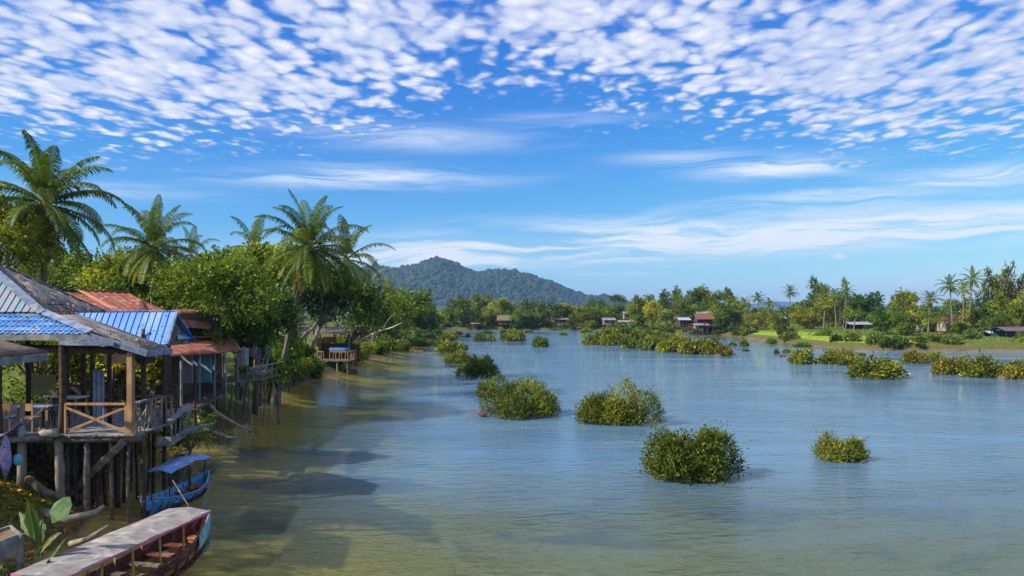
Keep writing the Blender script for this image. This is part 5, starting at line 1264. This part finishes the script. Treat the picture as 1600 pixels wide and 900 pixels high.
# ------------------------------------------------------------------ near bank: banana plant, stump, roots, shrubs, trough
bn = empty('banana_plant', P(50, 868, 15.6), 'banana plant with broad torn leaves growing on the near bank', 'banana plant'); bp0 = bn.location.copy()
bn.location.z = .25; bp0 = bn.location.copy()
def bleaf(base, tip, W, sag, m, fold=.12, seed=0):
    base, tip = Vector(base)-bp0, Vector(tip)-bp0; rr = random.Random(seed); n = 16; d = tip-base; side = d.cross(Vector((0, -.6, 1))).normalized(); mb = MB(); pts = []
    for i in range(n+1):
        t = i/n; p = base+d*t+Vector((0, 0, sag*math.sin(math.pi*t))); pts.append(p)
    vs = []
    for i, p in enumerate(pts):
        t = i/n; w = W*max(.03, math.sin(math.pi*min(1, max(0, (t-.12)/.88))**.75)) if t > .12 else .02
        for s in (-1, -.5, 0, .5, 1): vs.append(p+side*w*s*(1+rr.uniform(-.30, .08)*(abs(s) == 1))+Vector((0, 0, -abs(s)*fold*w*3+rr.uniform(-.01, .01))))
    k = len(vs); vs2 = [v+Vector((0, 0.0, -.006)) for v in vs]
    fs = [(i*5+j, i*5+j+1, i*5+6+j, i*5+5+j) for i in range(n) for j in range(4)]
    mb.add(vs+vs2, fs+[tuple(k+q for q in f[::-1]) for f in fs], True); mb.tube(pts, [.03*(1-.8*i/n) for i in range(n+1)], 6)
    return mb.build('leaf', m, bn)
BL = mat('banana_leaf', (.045, .10, .015), (.10, .16, .028), .5, 5, .5, (6, 1, 1), c3=(.20, .17, .05)); BLP = mat('pale_banana_leaf', (.085, .155, .05), (.06, .115, .04), .55, 5, .4, (8, 1, 1))
MB().tube([(0, 0, -.3), (.05, 0, .5), (.12, 0, 1.1)], [.11, .09, .06], 10, .05).build('stem', mat('banana_stem', (.20, .22, .07), (.16, .10, .05), .6, 5, .2, (3, 3, .5)), bn)
s_ = bp0+Vector((.12, 0, 1.05))
bleaf(s_, P(42, 778, 15.4), .15, .1, BL, seed=1)
bleaf(bp0+Vector((.1, 0, .9)), P(96, 832, 15.2), .19, .12, BL, seed=3); bleaf(bp0+Vector((.02, 0, .2)), P(106, 838, 14.9), .14, .12, BL, seed=4)
bleaf(bp0+Vector((.02, 0, .2)), P(78, 872, 14.5), .2, .08, BL, seed=5); bleaf(s_, P(30, 800, 15.9), .13, .15, BL, seed=6)
bleaf(s_-Vector((0, 0, .1)), P(66, 812, 15.9), .13, .18, BL, seed=7)
# the upright pale leaf
u0_, u1_ = P(82, 818, 15.3)-bp0, P(110, 776, 15.3)-bp0
MB().add([(*u0_,), *(P(78, 800, 15.3)-bp0, P(86, 786, 15.35)-bp0, P(100, 777, 15.3)-bp0, u1_, P(113, 790, 15.25)-bp0, P(107, 806, 15.2)-bp0, P(92, 814, 15.2)-bp0)], [(0, 1, 2, 3, 4, 5, 6, 7)], False).build('leaf', BLP, bn).modifiers.new('s', 'SOLIDIFY').thickness = .012
tr_ = MB()
a0_, a1_ = P(-60, 868, 14.2), P(31, 834, 15.4)
tr_.beam(a0_+Vector((0, 0, -.2)), a1_+Vector((0, 0, -.2)), .05, .42); tr_.beam(a0_+Vector((-.6, .6, -.2)), a1_+Vector((-.6, .6, -.2)), .05, .42)
tr_.beam(a1_+Vector((0, 0, -.2)), a1_+Vector((-.6, .6, -.2)), .05, .42); tr_.beam(a1_+Vector((.03, -.03, -.0)), a1_+Vector((.03, -.03, -1.0)), .10, .10); tr_.beam(a0_.lerp(a1_, .5)+Vector((.03, -.03, 0)), a0_.lerp(a1_, .5)+Vector((.03, -.03, -1.0)), .1, .1)
tb_ = empty('planter_box', (0, 0, 0), 'weathered grey board planter on legs in the bottom left corner', 'planter'); tr_.build('box', GREYW, tb_, .005)
MB().prism([a0_+Vector((0, 0, -.05)), a1_+Vector((-.03, 0, -.05)), a1_+Vector((-.58, .58, -.05)), a0_+Vector((-.58, .58, -.05))], (0, 0, -.15)).build('soil', EARTH, tb_)
def sprig(name, loc_, n, ln, per, L, seed, label, cat, color=(1, 1, 1), spread=.6, m='leaf', group=None, stem=True, wr=.28):
    r = empty(name, loc_, label, cat, group); rg3 = np.random.default_rng(seed)
    d = unit(rg3.normal(size=(n, 3))*np.array([spread, spread, .3])+[0, 0, 1]); o_ = rg3.normal(size=(n, 3))*np.array([.12, .12, .02])*ln
    V, F, a = sprays(o_, d, ln*rg3.uniform(.6, 1.15, n), per, L, rg3, wr, None, .25); link('foliage', mesh_np(V, F, a), MATS[m], r, color)
    if stem:
        m_ = MB()
        for i in range(min(n, 24)): m_.tube([o_[i]-np.array([0, 0, .15]), o_[i]+d[i]*ln*.5, o_[i]+d[i]*ln*.95+np.array([0, 0, -.2*ln])], [.022, .015, .006], 5)
        m_.build('stems', BARK, r)
    return r
# leafy young tree between the restaurant and the lean-to
def gz0(px, Y): x = (px-800)/FP*Y; return Vector((x, Y, hz(x, Y)-.05))
yt = gz0(298, 30.5)
tree('young_tree', yt, 3.2, (1.05, 1.0, 1.0), 2.05, 31, 13, 14, 9, .15, 'sparse young tree with yellow-green leaves between the restaurant and the red lean-to', color=(1.25, 1.2, .9), tr=.06, tw=.42, cr=.26, shell=.35, bottom=-.8)
sprig('bank_shrub', gz0(272, 29.5), 40, 1.2, 10, .13, 33, 'shrub with reddish stems below the young tree', 'shrub', (1.1, 1.1, .9))
sprig('bank_shrub', gz0(326, 32.5), 60, .55, 10, .09, 34, 'low bright ground shrub at the water edge right of the stump', 'shrub', (1.3, 1.3, .9), 1.0)
sprig('bank_shrub', gz0(352, 38), 90, .8, 10, .10, 35, 'mat of green plants on the mound under the ramshackle deck', 'shrub', (1.2, 1.2, .9), 1.1)
sprig('bank_shrub', gz0(232, 30.0), 50, .4, 9, .09, 36, 'sunlit weeds behind the stilts at the water edge', 'shrub', (1.5, 1.4, .8), 1.2)
sprig('bank_shrub', gz0(205, 33.0), 60, .6, 9, .10, 37, 'yellow-green weeds seen through the stilts', 'shrub', (1.6, 1.4, .8), 1.2)
sprig('bank_shrub', gz0(110, 17.5), 30, .45, 8, .08, 38, 'small weeds on the near bank right of the banana plant', 'shrub', (.9, .9, .8), 1.0)
sprig('bank_shrub', gz0(25, 17.5), 40, .8, 9, .12, 39, 'dark weeds behind the banana plant', 'shrub', (.7, .8, .7), .9)
sprig('bank_shrub', gz0(100, 30.5), 90, 2.3, 12, .20, 48, 'tall undergrowth plants behind the restaurant posts', 'shrub', (1.5, 1.3, .9), .7)
sprig('bank_shrub', gz0(60, 33.5), 90, 2.7, 12, .22, 49, 'broad-leaved thicket behind the restaurant tables', 'shrub', (1.2, 1.2, .9), .7)
sprig('bank_shrub', gz0(165, 31.5), 80, 2.3, 12, .20, 50, 'leafy thicket seen past the restaurant corner post', 'shrub', (1.6, 1.4, .9), .7)
sprig('bank_shrub', gz0(205, 33), 70, 2.2, 12, .20, 51, 'leafy thicket under the blue ribbed roof', 'shrub', (1.2, 1.2, .9), .7)
st_ = gz0(284, 31.2); m = MB()
m.tube([st_+Vector((0, 0, -.3)), st_+Vector((.05, 0, .35)), st_+Vector((.0, 0, .95))], [.62, .42, .33], 14, .14, rnd)
for k in range(11):
    an = -2.6+k*.5; q = rnd.uniform(.7, 1.4); p = st_+Vector((math.cos(an)*q, math.sin(an)*q*.8, -.25)); m.tube([st_+Vector((math.cos(an)*.25, math.sin(an)*.25, .45)), st_.lerp(p, .55)+Vector((0, 0, .22)), p], [.15, .10, .04], 7, .1, rnd)
tag(m.build('tree_stump', PALE), 'grey tree stump with gnarled roots at the water edge', 'stump')
for i, (pxs_, lab, r) in enumerate([([(300, 640, 33), (318, 668, 32), (352, 683, 33), (372, 684, 34)], 'curved bleached root arching down to the water beside the stump', .10), ([(318, 622, 35.5), (338, 645, 35), (372, 665, 36), (392, 672, 37)], 'long pale root sloping from the ramshackle deck to the water', .11),
     ([(70, 800, 20.5), (105, 812, 19.5), (150, 800, 19.8), (162, 790, 20)], 'driftwood log lying on the near bank under the stilts', .12), ([(110, 850, 18.0), (138, 842, 17.8), (170, 822, 18.2)], 'pale driftwood branch on the bank behind the long boat', .07),
     ([(40, 745, 23), (72, 770, 22), (100, 778, 21.6)], 'old brown log slanting beneath the restaurant', .13)]):
    m = MB(); m.tube([P(*q) for q in pxs_], [r, r*.9, r*.7, r*.35][:len(pxs_)], 8, .08, rnd); tag(m.build('driftwood', PALE if i != 4 else BARK), lab, 'driftwood')
# shore litter / leaf mulch
rg4 = np.random.default_rng(8); N = 3500; xs = rg4.uniform(-19, -11, N*3); ys = rg4.uniform(15, 36, N*3); zs = height(xs, ys); ok = (zs > .05); o_ = np.stack([xs[ok], ys[ok], zs[ok]+.02], 1)
V, F, a = leaves(o_, unit(rg4.normal(size=o_.shape)*[1, 1, .25]), .16, .04, rg4, rg4.random(len(o_)))
tag(link('leaves', mesh_np(V, F, a, name='litter'), MATS['leaf'], None, (2.6, 1.2, 1.0)), kind='stuff')

# ------------------------------------------------------------------ left bank trees and palms
def nt_(px, Y, cpy, wpx, hpx, seed, label, color, clumps=26, pc=34, per=9, L=.24, px0=None, name='broadleaf_tree', bark=None, tr=.16, **k):
    """tree whose crown centre sits at (px, cpy) and whose foot is at px0"""
    f = gz0(px0 if px0 is not None else px, Y); c = P(px, cpy, Y); q = Y/FP
    return tree(name, f, c.z-f.z, (wpx/2*q, wpx/2*q*.85, hpx/2*q), c.z-f.z, seed, clumps, pc, per, L, label, 'tree', 'trees on the left bank', color, bark, (c.x-f.x, 0), tr, **k)
nt_(0, 41, 385, 128, 150, 101, 'yellow-green tree at the left edge partly in front of the tallest palm', (1.5, 1.35, .8), 26, 46, 9, .19, px0=-10, tw=.8)
nt_(345, 43, 462, 195, 128, 102, 'spreading light green tree with thin pale trunks rising beside the red lean-to', (.95, 1.08, .85), 46, 52, 9, .18, 340, bark=PALE, tr=.11, bottom=-.35)
nt_(398, 47, 500, 105, 90, 103, 'dark green tree filling the gap right of the light spreading tree', (.62, .85, .75), 24, 36)
nt_(415, 60, 428, 120, 76, 104, 'bright tree behind, topped with small leaves between two palm crowns', (1.35, 1.35, .8), 26, 34, L=.3, tw=1.1)
nt_(460, 66, 440, 120, 110, 105, 'dense tree behind the leaning palm', (.8, .95, .7), 26, 34, L=.3, tw=1.1)
nt_(535, 68, 478, 122, 84, 106, 'dark spreading tree overhanging the low terrace', (.55, .78, .62), 30, 38, 9, .26, 470, bark=PALE, tr=.2, tw=1.0)
nt_(580, 84, 500, 62, 68, 107, 'mid green tree over the far end of the low terrace', (.9, 1.1, .7), 16, 34, L=.3, tw=1.1, px0=530)
nt_(200, 62, 440, 150, 90, 108, 'yellow-green bushy tree behind the second palm', (1.25, 1.2, .8), 28, 44, L=.26, tw=1.1)
nt_(110, 66, 440, 150, 90, 109, 'green tree in the shade behind the tallest palm', (.9, 1.1, .75), 26, 34, L=.34, tw=1.1)
nt_(245, 58, 470, 110, 70, 110, 'dark tree behind the rust red hip roof', (.6, .85, .65), 20, 34, L=.3)
nt_(300, 64, 448, 110, 66, 111, 'light green tree behind the spreading tree, with a loose top', (1.2, 1.3, .8), 22, 34, L=.32, tw=1.1)
nt_(40, 60, 470, 160, 110, 112, 'shaded tree behind the restaurant roof ridge', (.8, .95, .65), 24, 34, L=.32, tw=1.1)
nt_(170, 48, 505, 120, 60, 113, 'low green tree right behind the blue ribbed roof', (1.1, 1.2, .8), 20, 34, L=.24)
nt_(262, 46, 520, 80, 60, 114, 'low dark tree between the two red roofs', (.6, .85, .65), 16, 34, L=.24)
nt_(55, 36, 560, 190, 110, 130, 'shaded leafy tree seen through the posts of the restaurant', (1.1, 1.15, .8), 24, 34, L=.2)
nt_(190, 37, 565, 150, 90, 131, 'sunlit leafy tree seen under the grey eave of the restaurant', (1.7, 1.5, .8), 20, 34, L=.2)
nt_(610, 110, 490, 50, 60, 115, 'bright tree by the bare leaning branches', (1.2, 1.25, .8), 14, 30, L=.4, tw=1.4, px0=575)
nt_(365, 82, 420, 90, 44, 116, 'distant treetop between the second and the leaning palm', (.9, 1.1, .7), 16, 30, L=.36, tw=1.2)
for q in [(404, 50, 577, 50, 34, 161, 'low green shrub below the bluish pipes at the water', (1.0, 1.2, .7)), (420, 53, 584, 44, 30, 162, 'bright low shrub hanging over the water beyond the ramshackle deck', (1.4, 1.35, .8)), (436, 58, 578, 42, 30, 163, 'dull green shrub at the foot of the leaning palm', (.8, 1, .7)), (458, 64, 577, 46, 28, 164, 'green shrub lapping the water left of the low terrace', (1.1, 1.2, .7)),
          (480, 71, 573, 36, 24, 165, 'small shrub against the stilts of the low terrace', (.9, 1.05, .7)), (548, 90, 556, 44, 24, 166, 'shrub at the water beyond the low terrace', (1.0, 1.1, .7)), (572, 101, 548, 40, 22, 167, 'yellow-green shrub below the bare leaning branches', (1.5, 1.4, .8)), (590, 114, 541, 34, 22, 168, 'dark shrub behind the bright river bush by the bare branches', (.8, .95, .7)),
          (432, 55, 563, 62, 46, 121, 'big dark green shrub at the bank right of the ramshackle deck', (.7, 1.0, .7)), (452, 60, 545, 44, 38, 122, 'bright shrub under the leaning palm', (1.4, 1.35, .8)),
          (470, 67, 560, 54, 34, 123, 'rounded green shrub at the water beyond the dark one', (.9, 1.1, .7)), (400, 50, 530, 50, 40, 124, 'shrub with leaves around the bluish pipes', (.9, 1.1, .75)),
          (482, 72, 583, 30, 18, 125, 'grassy low shrub on the water edge before the low terrace', (1.3, 1.3, .7)), (375, 49, 520, 60, 44, 126, 'reddish flowering shrub above the ramshackle deck', (1.3, .9, 1.1)), (310, 40, 540, 60, 40, 127, 'dark shrub under the light spreading tree', (.7, .95, .7))]:
    px, Y, cpy, w, h, sd, lab, colr = q; c = P(px, cpy, Y); k = Y/FP; f = gz0(px, Y)
    r = empty('shrub', f, lab, 'shrub', 'shrubs on the left bank'); (V, F, a), C = crown_np(sd, (w/2*k, w/2*k, h/2*k), 16, 34, 9, .2, .6, .36, bottom=-1, shell=.2)
    link('foliage', mesh_np(V+np.array([0, 0, c.z-f.z]), F, a), MATS['leaf'], r, colr)
    m = MB()
    for i in range(5): m.tube([(0, 0, -.2), Vector(C[i*3])*.4+Vector((0, 0, (c.z-f.z)*.6)), Vector(C[i*3])*.8+Vector((0, 0, c.z-f.z))], [.07, .05, .02], 6)
    m.build('stems', BARK, r)
GP = 'coconut palms on the left bank'
palm('coconut_palm', gz0(64, 43), P(72, 316, 43), 4.45, 3, 40, 'tallest and nearest coconut palm, over the grey restaurant roof', GP, True, 60, .20)
palm('coconut_palm', gz0(236, 56), P(240, 386, 56), 4.1, 8, 36, 'slender upright coconut palm second from the left edge', GP, True, 48, .17)
palm('coconut_palm', gz0(432, 53), P(484, 385, 53), 4.25, 14, 40, 'coconut palm with a long trunk leaning towards the river', GP, True, 50, .19)
palm('coconut_palm', gz0(478, 70), P(540, 404, 68), 4.4, 21, 28, 'palm half hidden right behind the leaning one', GP, False, 34, w=.04)
palm('coconut_palm', gz0(400, 78), P(398, 386, 78), 4.2, 26, 18, 'distant palm top left of the leaning palm', GP, False, 30, w=.05)
palm('coconut_palm', gz0(296, 85), P(299, 398, 85), 3.8, 31, 16, 'small distant palm top right of the slender upright palm', GP, False, 28, w=.05)
palm('coconut_palm', gz0(532, 84), P(572, 455, 84), 4.2, 36, 20, 'shaggy palm with hanging fronds above the low terrace', GP, False, 34, w=.045, color=(1.3, 1.15, .9))
palm('coconut_palm', gz0(577, 108), P(606, 462, 106), 3.8, 41, 18, 'young bright palm left of the big bushy tree', GP, False, 28, w=.05, color=(1.5, 1.3, .9))
# bare pale branches reaching over the water
m = MB(); q = lambda *a: [P(x, y, z) for x, y, z in a]
m.tube(q((548, 548, 84), (566, 530, 83), (590, 518, 82), (612, 512, 81), (629, 504, 80)), [.16, .13, .10, .07, .03], 7, .06, rnd)
m.tube(q((556, 550, 84), (572, 538, 83), (582, 528, 82)), [.10, .07, .03], 6); m.tube(q((578, 523, 82.5), (584, 500, 82), (582, 478, 82), (588, 462, 82)), [.09, .07, .05, .02], 6)
m.tube(q((584, 502, 82), (596, 484, 82), (604, 470, 82)), [.05, .04, .02], 6); m.tube(q((598, 516, 82), (606, 500, 82), (618, 488, 81)), [.05, .03, .015], 6)
tag(m.build('bare_branches', mat('bleached_wood', (.50, .45, .38), (.36, .31, .25), .8, 4, .2)), 'bleached bare tree limbs reaching over the water beyond the low terrace', 'dead tree')
for i, (a, b_) in enumerate([((455, 560, 66), (520, 486, 68)), ((500, 560, 78), (478, 500, 80)), ((524, 556, 79), (536, 500, 80)), ((470, 548, 66), (512, 500, 70))]):
    pass
m = MB(); m.tube(q((458, 556, 66), (474, 528, 66.5), (500, 500, 68), (528, 478, 68)), [.17, .15, .12, .07], 8, .05, rnd)
tag(m.build('leaning_tree', PALE), 'pale bare tree leaning right below the dark spreading tree', 'tree')
m = MB(); m.tube(q((485, 548, 74), (492, 525, 74), (508, 500, 74), (512, 480, 74)), [.16, .13, .11, .07], 8, .05, rnd); m.tube(q((492, 525, 74), (484, 500, 74)), [.1, .05], 6)
tag(m.build('leaning_tree', BARK), 'forked dark bare tree just right of the pale leaning one', 'tree')
# tall trees of the grove just outside the left edge; they shade the near water
for i, (x, y, h, r) in enumerate([(-28.0, 14.0, 12.5, 3.6), (-30.5, 23.0, 12.0, 3.4), (-36, 10, 14, 4), (-28, 20, 11.0, 4.0), (-31, 27, 11, 4.0)]):
    f = Vector((x, y, hz(x, y))); tree('grove_tree', f, h, (r, r, 4.6), h-4.4, 140+i, 24, 30, 7, .42, ['tall grove tree standing behind the brown-roofed hut', 'broad grove tree behind the restaurant', 'grove tree well back from the near left bank', 'lower grove tree behind the restaurant', 'grove tree left of the yellow-green edge tree'][i], 'tree', 'grove trees beside the near bank', (.8, .95, .7), tr=.28, tw=1.3, bottom=-.7)
